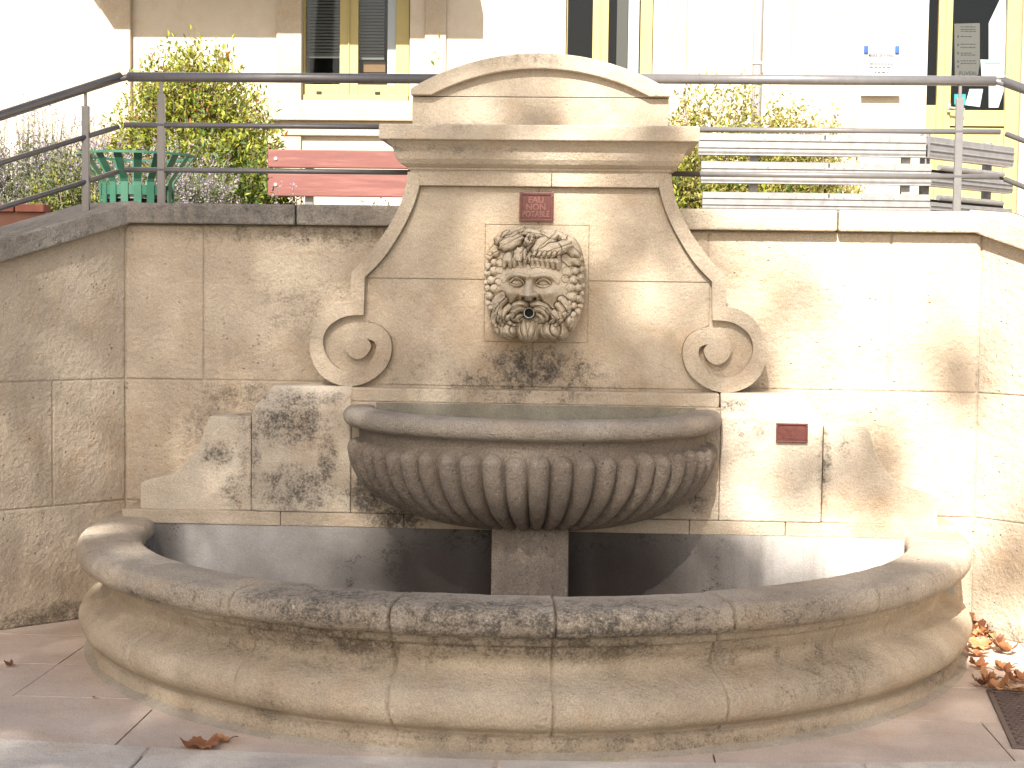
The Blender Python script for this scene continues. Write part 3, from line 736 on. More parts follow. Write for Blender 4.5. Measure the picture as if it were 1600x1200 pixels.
lock([(690, 830), (728, 860), (735, 905), (700, 935)], (24, 32, 14), (60, 76, 40))
lock([(740, 840), (775, 870), (782, 915), (752, 955)], (26, 34, 14), (50, 66, 36))
lock([(800, 730), (838, 775), (850, 830), (820, 880)], (34, 40, 18), (50, 66, 36))
lock([(770, 780), (805, 830), (812, 880), (790, 925)], (30, 34, 14), (46, 60, 30))
lock([(330, 800), (290, 850), (290, 905), (325, 945)], (30, 38, 14), (50, 66, 40))
lock([(375, 870), (330, 890), (335, 930), (390, 965)], (22, 26, 12), (60, 66, 40))
lock([(285, 740), (240, 790), (225, 850), (245, 915), (275, 955)], (38, 44, 18), (50, 66, 30))
lock([(225, 790), (200, 850), (192, 920), (215, 975)], (26, 32, 14), (36, 50, 26))
lock([(270, 700), (220, 740), (190, 790), (185, 840)], (34, 38, 16), (30, 44, 24))
H0 = H.copy()
for a, b in (((420, 940), (455, 1090)), ((465, 930), (500, 1105)), ((545, 930), (510, 1105)), ((590, 940), (560, 1080))):
    stroke([a, ((a[0] + b[0]) / 2 - (505 - a[0]) * .25, (a[1] + b[1]) / 2), b], (16, 26, 8), (16, 26, 8), k=3, groove=12)
for pts in ([(290, 945), (262, 1000), (290, 1060), (350, 1085)], [(345, 950), (312, 1000), (335, 1050), (390, 1065)], [(395, 965), (372, 1005), (395, 1040), (425, 1048)],
            [(250, 940), (215, 1000), (232, 1060), (290, 1088)], [(625, 960), (612, 1010), (650, 1075), (700, 1105)], [(675, 950), (668, 1005), (705, 1060), (755, 1075)], [(735, 950), (735, 1000), (765, 1045), (800, 1050)],
            [(800, 930), (830, 980), (818, 1040), (775, 1080)], [(850, 880), (878, 930), (862, 985), (830, 1010)], [(870, 850), (905, 890), (902, 940), (878, 985)], [(835, 860), (860, 900), (852, 950), (830, 985)], [(200, 870), (178, 920), (185, 970), (212, 1010)], [(225, 900), (205, 950), (212, 1000), (240, 1040)]):
    lock(pts, (26, 30, 10), (18, 30, 10), 16, 4)
# grapes at both temples
gl_ = [(205, 322, 36), (148, 355, 36), (192, 408, 36), (135, 440, 34), (190, 482, 42), (238, 478, 30), (138, 512, 32), (165, 565, 40), (120, 590, 30), (230, 580, 30), (138, 640, 36), (195, 640, 40), (150, 705, 38), (140, 770, 30), (245, 410, 34), (248, 640, 24), (112, 500, 24), (120, 670, 26), (160, 812, 24)]
gr_ = [(850, 485, 44), (915, 470, 36), (965, 452, 32), (902, 548, 38), (955, 528, 34), (880, 622, 38), (940, 620, 36), (982, 600, 26), (892, 702, 44), (948, 722, 36), (975, 672, 26), (905, 782, 32), (962, 790, 32), (940, 835, 34), (905, 860, 28), (830, 545, 32), (975, 520, 24), (975, 740, 24), (865, 755, 24)]
for x, y, r in gl_ + gr_:
    d = np.hypot(GX - x, GY - y); edge = min(x - 90, 1000 - x); b = 20 + 175 * math.sqrt(max(0, 1 - max(0, (150 - edge) / 150.) ** 2)) if edge < 150 else 195
    H = np.where(d < r * 1.25, H - 12 * np.exp(-((d / r - 1.1) / .14) ** 2), H)
    h = b + 1.0 * r * np.sqrt(np.clip(1 - (d / r) ** 2, 0, 1)); H = np.where(d < r, np.maximum(h, H), H)
# fringe of curls under the leaves
H0 = np.minimum(H, 262)
fx_ = [(292, 402, 26, 12), (338, 398, 27, -8), (384, 394, 26, 10), (428, 398, 24, -6), (474, 392, 20, 8), (536, 396, 26, -14), (582, 390, 25, -16), (628, 394, 27, -14), (674, 398, 26, -12), (720, 404, 28, -10), (766, 412, 27, -6)]
for x, y, w_, tl in fx_:
    stroke([(x + tl * 1.6, y - 62), (x + tl * .3, y - 10), (x - tl * .5, y + 40)], (w_, w_ + 3, w_ * .7), (36, 72, 42), k=9, groove=14)
# vine leaves across the brow
H0 = np.minimum(H, 290)
def vleaf(cx, cy, rx, ry, rot, ht, base):
    global H
    c, s = math.cos(R(rot)), math.sin(R(rot)); dx, dy = GX - cx, GY - cy
    u = (dx * c + dy * s) / rx; v = (-dx * s + dy * c) / ry
    an = np.arctan2(v, u); rr = np.hypot(u, v) * (1 + .06 * np.cos(an * 9))
    q = np.clip(1 - rr ** 4, 0, 1)
    h = base + ht * np.clip(q, 0, 1) ** .4 - 9 * np.exp(-(v / .06) ** 2) * (rr < .9) + 6 * rr
    H = np.where(rr < 1, smax(h, H, 3), H - 22 * np.exp(-((rr - 1.05) / .05) ** 2) * (rr < 1.25))
vleaf(855, 300, 150, 105, 40, 60, 165); vleaf(190, 240, 120, 60, -48, 55, 110); vleaf(270, 180, 90, 62, -40, 60, 160)
vleaf(345, 222, 120, 66, -28, 75, 215); vleaf(430, 330, 66, 62, -58, 60, 240); vleaf(640, 235, 150, 70, -42, 80, 215); vleaf(735, 285, 165, 62, -20, 76, 235); vleaf(880, 250, 120, 80, 42, 60, 190)
vleaf(500, 205, 60, 36, -60, 60, 245); vleaf(520, 140, 120, 40, 8, 55, 150); vleaf(720, 150, 120, 42, 14, 50, 150); vleaf(360, 130, 110, 38, -22, 50, 120)
H0 = H.copy()
for pts in ([(500, 150), (480, 200), (505, 250), (470, 320), (480, 400)], [(520, 330), (500, 360), (510, 400)], [(540, 170), (530, 230), (500, 270)]):
    stroke(pts, (14, 20, 14), (30, 42, 26), k=4, groove=22)
for x in range(560, 790, 44): stroke([(x, 318), (x - 12, 340), (x - 24, 352)], (16, 18, 8), (26, 30, 10), k=3, groove=14)
for i in range(3):   # fine chisel unevenness
    pass
NZ = np.array([[mnoise.noise(Vector((x * .035, y * .035, 5))) * 3.2 + mnoise.noise(Vector((x * .012, y * .012, 9))) * 5 for x in gx] for y in gy])
H = H + NZ
# outline: a rounded block-like head
um = (GX - 548) / 448; vm = (GY - 608) / 535
outl = np.abs(um) ** 3.0 + np.abs(vm) ** 3.0
low = np.clip((GY - 780) / 340, 0, 1); outl += .30 * low ** 2 * np.clip(np.abs(GX - 540) / 400, 0, 2) ** 2 - .0
H = np.minimum(H, -8 + 440 * np.sqrt(np.clip((1.07 - outl) / .30, 0, 4)))
H = np.minimum(H, 1000)
keep = (outl < 1.075) & (H > -60)
# pipe bore
dm = np.hypot(GX - 515, GY - 846); H = np.where(dm < 46, np.minimum(H, 200), H)
hc = at(837, 449, YP); HX0 = hc.x; HZ0 = hc.z
sc = 400.0 / 390.0
idm = -np.ones(GX.shape, int); V = []; Fc = []
KD = 1.35
for i in range(GX.shape[0]):
    for j in range(GX.shape[1]):
        if keep[i, j]:
            idm[i, j] = len(V)
            hh = max(H[i, j], -15)
            # the head leans slightly out at the brow and its sides stay upright
            V.append((HX0 + (GX[i, j] - 555) * U * .985, YP - .004 - hh * U * KD, HZ0 + (623 - GY[i, j]) * U * .985))
for i in range(GX.shape[0] - 1):
    for j in range(GX.shape[1] - 1):
        q = (idm[i, j], idm[i + 1, j], idm[i + 1, j + 1], idm[i, j + 1])
        if min(q) >= 0: Fc.append(q)
# skirt closing the sides to the panel
from collections import Counter
ec = Counter()
for f in Fc:
    for a, b in zip(f, f[1:] + f[:1]): ec[(a, b)] += 1
back = {}
for (a, b) in list(ec):
    if (b, a) not in ec:
        for q in (a, b):
            if q not in back: back[q] = len(V); V.append((V[q][0], YP + .002, V[q][2]))
        Fc.append((b, a, back[a], back[b]))
mask = mesh('mask', V, Fc, m_head, ft, True)
mask['label'] = 'carved bearded head crowned with vine leaves and grapes'
pcx, pcz = HX0 + (515 - 555) * U, HZ0 + (623 - 846) * U
yf = YP - .004 - 285 * U * KD
g = bmesh.new()
ring = []
for (r, y) in ((.0175, yf + .06), (.0215, yf + .06), (.0215, yf - .004), (.0205, yf - .006), (.0180, yf - .006), (.0172, yf - .002), (.0170, yf + .05)):
    ring.append([g.verts.new((pcx + r * math.cos(2 * PI * k / 28), y, pcz + r * math.sin(2 * PI * k / 28))) for k in range(28)])
for a, b in zip(ring, ring[1:]):
    for k in range(28): g.faces.new((a[k], a[(k + 1) % 28], b[(k + 1) % 28], b[k]))
sp = obj('spout', g, m_chrome, mask, smooth=True)
g = bmesh.new(); g.faces.new([g.verts.new((pcx + .0174 * math.cos(2 * PI * k / 28), yf + .03, pcz + .0174 * math.sin(2 * PI * k / 28))) for k in range(28)])
obj('spout_bore', g, m_dark, mask)

# ------------------------------------------------------------------ plaques
def plaque(name, label, px0, py0, px1, py1, y, t):
    a = at(px0, py1, y); b = at(px1, py0, y); cx = (a.x + b.x) / 2; cz = (a.z + b.z) / 2
    w_, h_ = b.x - a.x, b.z - a.z
    th = thing(name, label, 'plaque', (cx, y, cz))
    g = bmesh.new(); box(g, a.x, b.x, y - t * .55, y, a.z, b.z); obj('plate', g, m_plaque, th, bev=.002)
    g = bmesh.new(); f = .09 * min(w_, h_)
    for q in ((a.x, b.x, b.z - f, b.z), (a.x, b.x, a.z, a.z + f), (a.x, a.x + f, a.z + f, b.z - f), (b.x - f, b.x, a.z + f, b.z - f)):
        box(g, q[0], q[1], y - t, y - t * .55, q[2], q[3])
    obj('frame', g, m_plaque, th, bev=.0015)
    return th, a, b, cx, cz, w_, h_
th, a, b, cx, cz, w_, h_ = plaque('plaque', 'square red brown plaque reading EAU NON POTABLE above the bearded head', 811.5, 301, 865, 346.5, YP - .006, .012)
for s, dz, sz in (('EAU', .24, .034), ('NON', .0, .034), ('POTABLE', -.24, .034)):
    text_mesh('lettering', s, sz, .0018, (cx - .002, YP - .006 - .0070, cz + dz * h_), m_plaque_l, th, .0006, sx=.78 if s == 'POTABLE' else 1.0)
th, a, b, cx, cz, w_, h_ = plaque('plaque', 'small oblong red brown plaque on the right flank block beside the bowl', 1212, 661.5, 1262, 691, YL, .014)
g = bmesh.new()
for k, (u, wd, hh) in enumerate(((-.22, .05, .30), (-.10, .03, .34), (-.02, .06, .30), (.10, .03, .34), (.18, .06, .30), (.30, .03, .26))):
    box(g, cx + (u - wd / 2) * w_, cx + (u + wd / 2) * w_, YL - .0092, YL - .0072, cz - hh * h_ * .5 + .003, cz + hh * h_ * .5 + .003)
box(g, cx - .32 * w_, cx + .3 * w_, YL - .0092, YL - .0072, cz - .30 * h_, cz - .26 * h_)
obj('embossed_print', g, m_plaque, th)

# ------------------------------------------------------------------ railings
YR = 0.14
def P3(px, py, y=YR): return at(px, py, y)
def slope_dir(x, sgn): # plan direction of a wing
    return Vector((sgn * math.cos(R(WA)), -math.sin(R(WA)), 0))
def rail_set(label, pts_level, corner_px, posts, sgn, drop):
    t = thing('railing', label, 'railing', (P3(*corner_px[0]).x, YR, TOPZ))
    rads = (.0205, .0112, .0112)
    names = ('handrail', 'mid_rail', 'mid_rail')
    for i in range(3):
        c = P3(*corner_px[i]); o = P3(*pts_level[i])
        g = bmesh.new(); tube(g, [c, o], rads[i], 16); obj(names[i], g, m_steel, t, smooth=False)
    return t
dl = slope_dir(0, -1); dr_ = slope_dir(0, 1)
def seg(t, name, a, b, r, n=18):
    g = bmesh.new(); tube(g, [a, b], r, n); o = obj(name, g, m_steel, t)
    for p in o.data.polygons: p.use_smooth = len(p.vertices) == 4
    return o
# left
xin = -hw + .15
lt = thing('railing', 'dark grey steel railing on the left coping, dropping beside the bin', 'railing', (cl, YR, TOPZ))
cL = P3(196, 120); zt = cL.z
z1 = P3(195, 195).z; z2 = P3(193, 265).z
seg(lt, 'handrail', Vector((cL.x + .012, YR, zt)), Vector((xin, YR, zt)), .0205)
for z in (z1, z2): seg(lt, 'mid_rail', Vector((cL.x - .005, YR, z)), Vector((xin - (.0 if z == z1 else .0), YR, z)), .0112)
def down(c, d, s, k): return Vector((c.x + d.x * s, c.y + d.y * s, c.z - k * s))
# slope of the falling rail measured between the corner and the left edge of the photograph
def fall(px_c, py_e, c, d):
    # point on the wing plane seen at px 0 (or 1600)
    r_ = ray(px_c, py_e); n_ = Vector((d.y, -d.x, 0)); k = (c - CAM).dot(n_) / r_.dot(n_); q = CAM + r_ * k
    s = (q - c).dot(d); return s, (c.z - q.z) / s
kl = []
for i, (pe, z, r) in enumerate(((181, zt, .0205), (255, z1, .0112), (325, z2, .0112))):
    c = Vector((cL.x - .010, YR, z + (.004 if i == 0 else -.002))); s, k = fall(0, pe, c, dl); kl.append(k)
    seg(lt, ('handrail', 'mid_rail', 'mid_rail')[i], down(c, dl, .012 if i == 0 else .022, k), down(c, dl, 3.2, k), r)
g = bmesh.new(); tube(g, [Vector((cL.x + .03, YR, zt - .001)), Vector((cL.x + .005, YR, zt - .002)), down(Vector((cL.x, YR, zt)), dl, .03, kl[0])], .0135, 12); obj('elbow', g, m_steel, lt, smooth=True)
def post(t, x, y, z0, z1, flat=True):
    g = bmesh.new()
    box(g, x - .0155, x + .0155, y - .010, y + .010, z0, z1 - .07)
    vs = [v for v in g.verts if v.co.z > z1 - .08]
    for v in vs: v.co.x = x + (v.co.x - x)
    box(g, x - .006, x + .006, y - .006, y + .006, z1 - .07, z1 - .012)
    obj('post', g, m_steel, t, bev=.002)
post(lt, P3(252, 200).x, YR, TOPZ, zt)
pz = P3(133, 250)
c0 = Vector((cL.x - .010, YR, zt)); s_p, _ = fall(134, 220, c0, dl); pp = down(c0, dl, s_p, kl[0]); post(lt, pp.x, pp.y, zc0 + .09 - sl_l * s_p - .01, pp.z + .0)
# two posts continue beyond the frame
pp = down(c0, dl, s_p + 1.0, kl[0]); post(lt, pp.x, pp.y, zc0 + .08 - sl_l * (s_p + 1.0), pp.z)
# right
rt = thing('railing', 'bright sunlit steel railing on the right coping in front of metal planks', 'railing', (cr, YR, TOPZ))
cR = P3(1560, 131.5); zt2 = P3(1300, 125).z
seg(rt, 'handrail', Vector((hw - .15, YR, zt2)), Vector((cR.x - .012, YR, zt2)), .0205)
zr1 = P3(1300, 204).z; zr2 = P3(1300, 274).z
for z in (zr1, zr2): seg(rt, 'mid_rail', Vector((hw - .02, YR, z)), Vector((P3(1563, 208).x, YR, z)), .0112)
kr = []
for i, (pe, z, r) in enumerate(((148, zt2, .0205), (220, zr1, .0112), (293, zr2, .0112))):
    c = Vector((cR.x + (.010 if i == 0 else .012), YR, z + .002)); s, k = fall(1600, pe, c, dr_); k = max(.1, min(.4, k)); kr.append(k)
    seg(rt, ('handrail', 'mid_rail', 'mid_rail')[i], down(c, dr_, .012 if i == 0 else .03, k), down(c, dr_, 3.2, k), r)
g = bmesh.new(); tube(g, [Vector((cR.x - .03, YR, zt2 - .001)), Vector((cR.x - .005, YR, zt2 - .002)), down(Vector((cR.x, YR, zt2)), dr_, .03, kr[0])], .0135, 12); obj('elbow', g, m_steel, rt, smooth=True)
post(rt, P3(1497, 250).x, YR, TOPZ, zt2)
c0 = Vector((cR.x + .01, YR, zt2)); pp = down(c0, dr_, .8, kr[0]); post(rt, pp.x, pp.y, zc0 + .08 - sl_r * .8, pp.z)

# ------------------------------------------------------------------ litter bin
by = 1.75; bc = at(214, 245, by); lz1 = bc.z; lz0 = at(214, 284, by).z
r1 = (at(303, 245, by).x - at(125, 245, by).x) / 2; r0 = (at(270, 290, by).x - at(157, 290, by).x) / 2
bt = thing('litter_bin', 'green slatted metal litter bin with a flared top behind the left coping', 'bin', (bc.x, by, 1.45))
for k in range(18):
    a = 2 * PI * (k + .35) / 18; u = Vector((math.cos(a), math.sin(a), 0)); t_ = Vector((-math.sin(a), math.cos(a), 0)); o_ = Vector((bc.x, by, 0))
    pr = [(r0, 1.50), (r0, lz0 - .01), (r0 + .008, lz0 + .006), (r1 - .004, lz1)]; wd = [.019, .019, .019, .021]
    V = []; Fc = []
    for (r, z), w_ in zip(pr, wd):
        for dr2 in (0, -.005):
            for s in (-1, 1): q = o_ + u * (r + dr2) + t_ * (w_ * s); V.append((q.x, q.y, z))
    for i in range(3):
        a_ = i * 4; Fc += [(a_, a_ + 1, a_ + 5, a_ + 4), (a_ + 3, a_ + 2, a_ + 6, a_ + 7), (a_ + 2, a_, a_ + 4, a_ + 6), (a_ + 1, a_ + 3, a_ + 7, a_ + 5)]
    Fc += [(0, 2, 3, 1), (12, 13, 15, 14)]
    mesh('slat', V, Fc, m_green, bt)
def hoop(name, r, z, h, t_=.006, m=m_green):
    V = []; n = 48; Fc = []
    for k in range(n):
        a = 2 * PI * k / n
        for rr, zz in ((r, z), (r, z + h), (r - t_, z + h), (r - t_, z)): V.append((bc.x + rr * math.cos(a), by + rr * math.sin(a), zz))
    for k in range(n):
        for j in range(4): Fc.append((k * 4 + j, ((k + 1) % n) * 4 + j, ((k + 1) % n) * 4 + (j + 1) % 4, k * 4 + (j + 1) % 4))
    mesh(name, V, Fc, m, bt)
hoop('top_hoop', r1 + .004, lz1 - .002, .012); hoop('band', r0 - .006, lz0 - .075, .05); hoop('band', r0 - .006, 1.56, .05)
g = bmesh.new(); tube(g, [(bc.x, by, 1.47), (bc.x, by, lz0 - .09)], r0 - .035, 28); obj('liner', g, m_dark, bt)
hoop('liner_rim', r0 - .022, lz0 - .095, .02, .012, m_steel)

# ------------------------------------------------------------------ wooden bench
yb = 3.0
q0 = at(418, 235, yb); q1 = at(640, 309, yb)
bn = thing('wooden_bench', 'red stained wooden bench seen behind the left coping, its backrest boards showing', 'bench', (q0.x + .9, yb, 1.45))
Ls = 1.9
for (pa, pb_) in ((234, 262.5), (271, 307)):
    z1_, z0_ = at(500, pa, yb).z, at(500, pb_, yb).z
    g = bmesh.new(); box(g, q0.x, q0.x + Ls, yb, yb + .038, z0_, z1_); sl = obj('back_board', g, m_wood, bn, bev=.006)
    for bx in (.05, Ls - .06):
        g = bmesh.new(); tube(g, [(q0.x + bx, yb - .006, (z0_ + z1_) / 2), (q0.x + bx, yb + .01, (z0_ + z1_) / 2)], .011, 12); obj('bolt', g, m_galv, sl)
for k in range(3):
    g = bmesh.new(); box(g, q0.x, q0.x + Ls, yb + .10 + k * .15, yb + .10 + k * .15 + .13, 1.84, 1.875); obj('seat_board', g, m_wood, bn, bev=.006)
for bx in (.22, Ls - .3):
    g = bmesh.new(); box(g, q0.x + bx, q0.x + bx + .05, yb + .04, yb + .09, 1.45, at(500, 236, yb).z - .02); box(g, q0.x + bx, q0.x + bx + .05, yb + .09, yb + .52, 1.79, 1.838); box(g, q0.x + bx, q0.x + bx + .05, yb + .47, yb + .52, 1.45, 1.79)
    obj('leg', g, m_steel, bn, bev=.003)

# ------------------------------------------------------------------ brick edging at far left
yk = 1.15; a = at(68, 319, yk); z1_ = a.z; z0_ = at(40, 331, yk).z
bk = thing('brick_border', 'low terracotta brick edging of the flower bed at far left', 'border', (a.x, yk, 1.45))
xj = at(22, 325, yk).x
g = bmesh.new(); x = a.x; 
box(g, xj + .004, a.x, yk, yk + .11, z0_, z1_)
x = xj - .004
for k in range(6): box(g, x - .14, x, yk, yk + .11, z0_, z1_); x -= .148
obj('brick_course', g, m_brick, bk, bev=.004)
g = bmesh.new(); box(g, a.x - 1.2, a.x + .12, yk + .02, yk + .10, 1.44, z0_ - .001); obj('brick_shade_base', g, plain('shaded brick', (.20, .09, .06), .9), bk)  # strip whose darker brick colour holds the shadow below the course

# ------------------------------------------------------------------ ribbed metal planks on the right
def plank(bm, A, B, z0, h, nrm, ribs=True):
    # extruded ribbed section between plan points A and B; nrm faces the viewer
    prof = [(0, 0), (.004, .05), (.0, .16), (.0, .30), (-.006, .33), (-.006, .37), (0, .40), (0, .64), (-.006, .67), (-.006, .71), (0, .74), (0, .97), (.003, 1.0)]
    prof += [(.05, 1.0), (.05, .97), (.012, .94), (.012, .05), (.05, .03), (.05, 0)]
    ra = []
    for P_ in (A, B):
        ra.append([bm.verts.new((P_[0] - nrm[0] * d, P_[1] - nrm[1] * d, z0 + v * h)) for d, v in prof])
    n = len(prof)
    for i in range(n): bm.faces.new((ra[0][i], ra[1][i], ra[1][(i + 1) % n], ra[0][(i + 1) % n]))
    bm.faces.new(ra[0]); bm.faces.new(ra[1][::-1])
ym = 1.0
pm = thing('metal_plank_rack', 'long galvanised ribbed metal planks stacked in three rows behind the right coping', 'planks', (at(1270, 300, ym).x, ym, 1.45))
rowsL = [((1092, 205), (1450, 246)), ((1096, 249), (1458, 290)), ((1098, 297), (1456, 334))]
rz = []
for (pa, pb_) in rowsL:
    x0, x1 = at(*pa, ym).x, at(*pb_, ym).x
    za_, zb_ = at(1270, (pa[1] + 4), ym).z, at(1270, pb_[1] - 3, ym).z; rz.append((zb_, za_))
    g = bmesh.new(); plank(g, (x0, ym), (x1, ym + .05), zb_, za_ - zb_, (0, -1)); o = obj('plank', g, m_galv, pm)
    for u in (.29, .41, .49, .535, .58, .62, .70, .84):
        g = bmesh.new(); bx = x0 + (x1 - x0) * u; tube(g, [(bx, ym + .05 * u - .004, zb_ + (za_ - zb_) * .70), (bx, ym + .05 * u + .01, zb_ + (za_ - zb_) * .70)], .0045, 8)
        obj('rivet', g, m_dark, o)
    g = bmesh.new(); bx = x0 + (x1 - x0) * .555; box(g, bx - .003, bx + .003, ym + .024, ym + .04, zb_ + (za_ - zb_) * .78, zb_ + (za_ - zb_) * .95)
    obj('slot', g, m_dark, o)
for px in (1180, 1420):
    x = at(px, 300, ym).x; g = bmesh.new(); box(g, x - .02, x + .02, ym + .08, ym + .12, 1.45, rz[0][1] - .02); obj('post', g, m_galv, pm)
ps = thing('metal_plank_rack', 'shorter ribbed metal planks turning back from the corner in front of the yellow door', 'planks', (at(1455, 300, ym).x, ym, 1.45))
cA = Vector((at(1455, 300, ym).x, ym + .06)); dirp = Vector((math.cos(R(46)), math.sin(R(46)))); npl = (dirp.y * 1.0, -dirp.x)
npl = (-dirp.y, dirp.x) if (-dirp.y * (CAM.x - cA.x) + dirp.x * (CAM.y - cA.y)) > 0 else (dirp.y, -dirp.x)
for i, (zb_, za_) in enumerate(rz):
    # length that ends where the planks end in the photograph
    lo = .76
    h_ = za_ - zb_
    A_ = (cA.x + .012 * (i > 0), cA.y); B_ = (cA.x + dirp.x * lo, cA.y + dirp.y * lo)
    g = bmesh.new()
    hh = h_ if i == 0 else h_ * .62
    plank(g, A_, B_, zb_, hh, npl); o = obj('plank', g, m_galv, ps)
    if i:
        g = bmesh.new(); tube(g, [(A_[0] + dirp.x * .06, A_[1] + dirp.y * .06, zb_ + h_ * .88), (B_[0] - dirp.x * .1, B_[1] - dirp.y * .1, zb_ + h_ * .88)], .013, 10); obj('edge_tube', g, m_galv, o)
        g = bmesh.new(); bk_ = [(A_[0] - npl[0] * .05, A_[1] - npl[1] * .05), (B_[0] - npl[0] * .05, B_[1] - npl[1] * .05)]
        v = [g.verts.new((*bk_[0], zb_)), g.verts.new((*bk_[1], zb_)), g.verts.new((*bk_[1], zb_ + h_ * .82)), g.verts.new((*bk_[0], zb_ + h_ * .82))]; g.faces.new(v); obj('hollow', g, m_dark, o)  # black sheet behind the planks, painted shade for the gap
for s_ in (.10, .66):
    x, y = cA.x + dirp.x * s_ - npl[0] * .09, cA.y + dirp.y * s_ - npl[1] * .09
    g = bmesh.new(); tube(g, [(x, y, 1.45), (x, y, rz[0][1] + .02)], .025, 12); obj('post', g, m_galv, ps)

# ------------------------------------------------------------------ building
YF = 6.0
bd = thing('building', 'sunlit pale plastered building with cream framed windows and door above the terrace', 'building', (0, YF, 1.45))
def fx(px): return at(px, 100, YF).x
def fz(py, px=800): return at(px, py, YF).z
zbase = 1.45; ztop = 7.6
w1 = (fx(472), fx(640)); w2 = (fx(883), fx(1020)); d0 = (fx(1449), fx(1597)); zsill = fz(159, 560); zhead = zsill + 1.55; zdoor = 1.62; zdh = zdoor + 2.35
g = bmesh.new()
for a, b, z0_, z1_ in ((-9, w1[0], zbase, ztop), (w1[0], w1[1], zbase, zsill), (w1[0], w1[1], zhead, ztop), (w1[1], w2[0], zbase, ztop), (w2[0], w2[1], zbase, zsill), (w2[0], w2[1], zhead, ztop), (w2[1], d0[0], zbase, ztop), (d0[0], d0[1], zdh, ztop), (d0[1], 9, zbase, ztop), (d0[0], d0[1], zbase, zdoor)):
    box(g, a, b, YF, YF + .35, z0_, z1_)
obj('wall', g, m_plaster, bd)
g = bmesh.new(); box(g, -9.4, 9.4, YF - .45, YF + 5, ztop, ztop + .25); obj('roof', g, m_quoin, bd)
g = bmesh.new(); box(g, -9, 9, YF + 2.2, YF + 2.3, zbase, ztop); box(g, -9, 9, YF + .36, YF + 2.2, zhead + .4, zhead + .5); box(g, -9, 9, YF + .36, YF + 2.2, zbase, zdoor - .01); obj('interior', g, m_room, bd)
# stone trims
g = bmesh.new()
for a, b, pr_y in ((fx(160), fx(207), .06), (fx(433), fx(472), .035), (fx(664), fx(697), .03), (fx(1040), fx(1072), .03), (fx(1235), fx(1338), .03)):
    box(g, a, b, YF - pr_y, YF, zbase, ztop - .01)
obj('pilaster', g, m_quoin, bd, bev=.006)
g = bmesh.new(); box(g, fx(418), fx(664) - .005, YF - .10, YF - .036, fz(192), fz(161)); box(g, fx(440), fx(650), YF - .05, YF, fz(215), fz(192)); obj('sill', g, m_quoin, bd, bev=.006)
g = bmesh.new(); box(g, fx(870), fx(1036), YF - .10, YF - .0, fz(192), fz(161)); obj('sill', g, m_quoin, bd, bev=.006)
g = bmesh.new()
prism_pts = [(fx(70), YF), (fx(150), YF - 1.02), (fx(720), YF - 1.02), (fx(720), YF)]
zb1 = fz(55, 200) + 1.0 * .643 / .755
vv = [g.verts.new((x, y, zb1)) for x, y in prism_pts]; vu = [g.verts.new((x, y, zb1 + .18)) for x, y in prism_pts]
g.faces.new(vv); g.faces.new(vu[::-1])
for i in range(4): g.faces.new((vv[i], vv[(i + 1) % 4], vu[(i + 1) % 4], vu[i]))
obj('shadow_slab', g, m_quoin, bd)  # unseen slab added and shaped to throw the facade's upper left shadow
yfr = YF + .05
def fbox(gm, p0, p1, z0_, z1_, y0_, y1_): box(gm, fx(p0), fx(p1), y0_, y1_, z0_, z1_)
# window 1
def window(name, px, lab, x_l, x_r, m0, m1, rl, rr, blinds, boxs):
    g = bmesh.new(); zb_ = zsill
    zr = zsill + .14
    fbox(g, m0, m1, zb_, zhead, yfr, yfr + .06); fbox(g, rl, rr, zb_, zhead, yfr - .002, yfr + .06)
    fbox(g, x_l, m0 - .1, zb_, zr, yfr + .004, yfr + .06); fbox(g, m1 + .1, rl - .1, zb_, zr, yfr + .004, yfr + .06)
    fbox(g, x_l, x_l + 3, zr, zhead, yfr + .004, yfr + .06); fbox(g, (m0 + m1) / 2 - 1.2, (m0 + m1) / 2 + 1.2, zb_ + .01, zhead, yfr - .014, yfr - .001)
    fbox(g, x_l, rr, zb_, zb_ + .055, yfr - .03, yfr - .003)
    f = obj('window', g, m_cream, bd, bev=.004)
    g = bmesh.new(); v = [g.verts.new(p) for p in ((fx(x_l), yfr + .03, zr), (fx(rl), yfr + .03, zr), (fx(rl), yfr + .03, zhead), (fx(x_l), yfr + .03, zhead))]; g.faces.new(v); obj('pane', g, m_glass, f)
    for (b0, b1, pz_) in blinds:
        g = bmesh.new(); z = fz(pz_)
        fbox(g, b0, b1, z - .02, z, yfr + .10, yfr + .125)
        while z < zhead - .03:
            box(g, fx(b0), fx(b1), yfr + .10, yfr + .122, z + .004, z + .0055)
            v = [g.verts.new(p) for p in ((fx(b0), yfr + .098, z + .004), (fx(b1), yfr + .098, z + .004), (fx(b1), yfr + .118, z + .024), (fx(b0), yfr + .118, z + .024))]; g.faces.new(v)
            z += .025
        obj('blind', g, m_blind, f)
    return f
wf = window('window', 0, '', 472, 640, 529, 558, 617, 638, [(473, 530, 84), (556, 596, 86)], None)
g = bmesh.new(); fbox(g, 603, 616, zsill + .14, zhead, yfr + .036, yfr + .05); obj('pane_strip', g, m_white, wf)  # white strip painted in place of the casement's reflection
g = bmesh.new(); box(g, fx(562), fx(597), yfr + .14, yfr + .34, fz(109), fz(92)); obj('carton', g, m_card, wf)
for p in (497, 589):
    g = bmesh.new(); fbox(g, p - 4, p + 4, zsill + .065, zsill + .085, yfr - .006, yfr + .01); obj('vent_slot', g, m_dark, wf)
wf2 = window('window', 0, '', 883, 1020, 925, 950, 1000, 1019, [], None)
g = bmesh.new(); fbox(g, 981, 998, zsill + .14, zhead, yfr + .036, yfr + .05); obj('pane_strip', g, m_white, wf2)  # white and grey upright strips left of the right frame
g = bmesh.new(); fbox(g, 963, 980, zsill + .14, zhead, yfr + .04, yfr + .06); obj('pane_strip', g, m_paper, wf2)
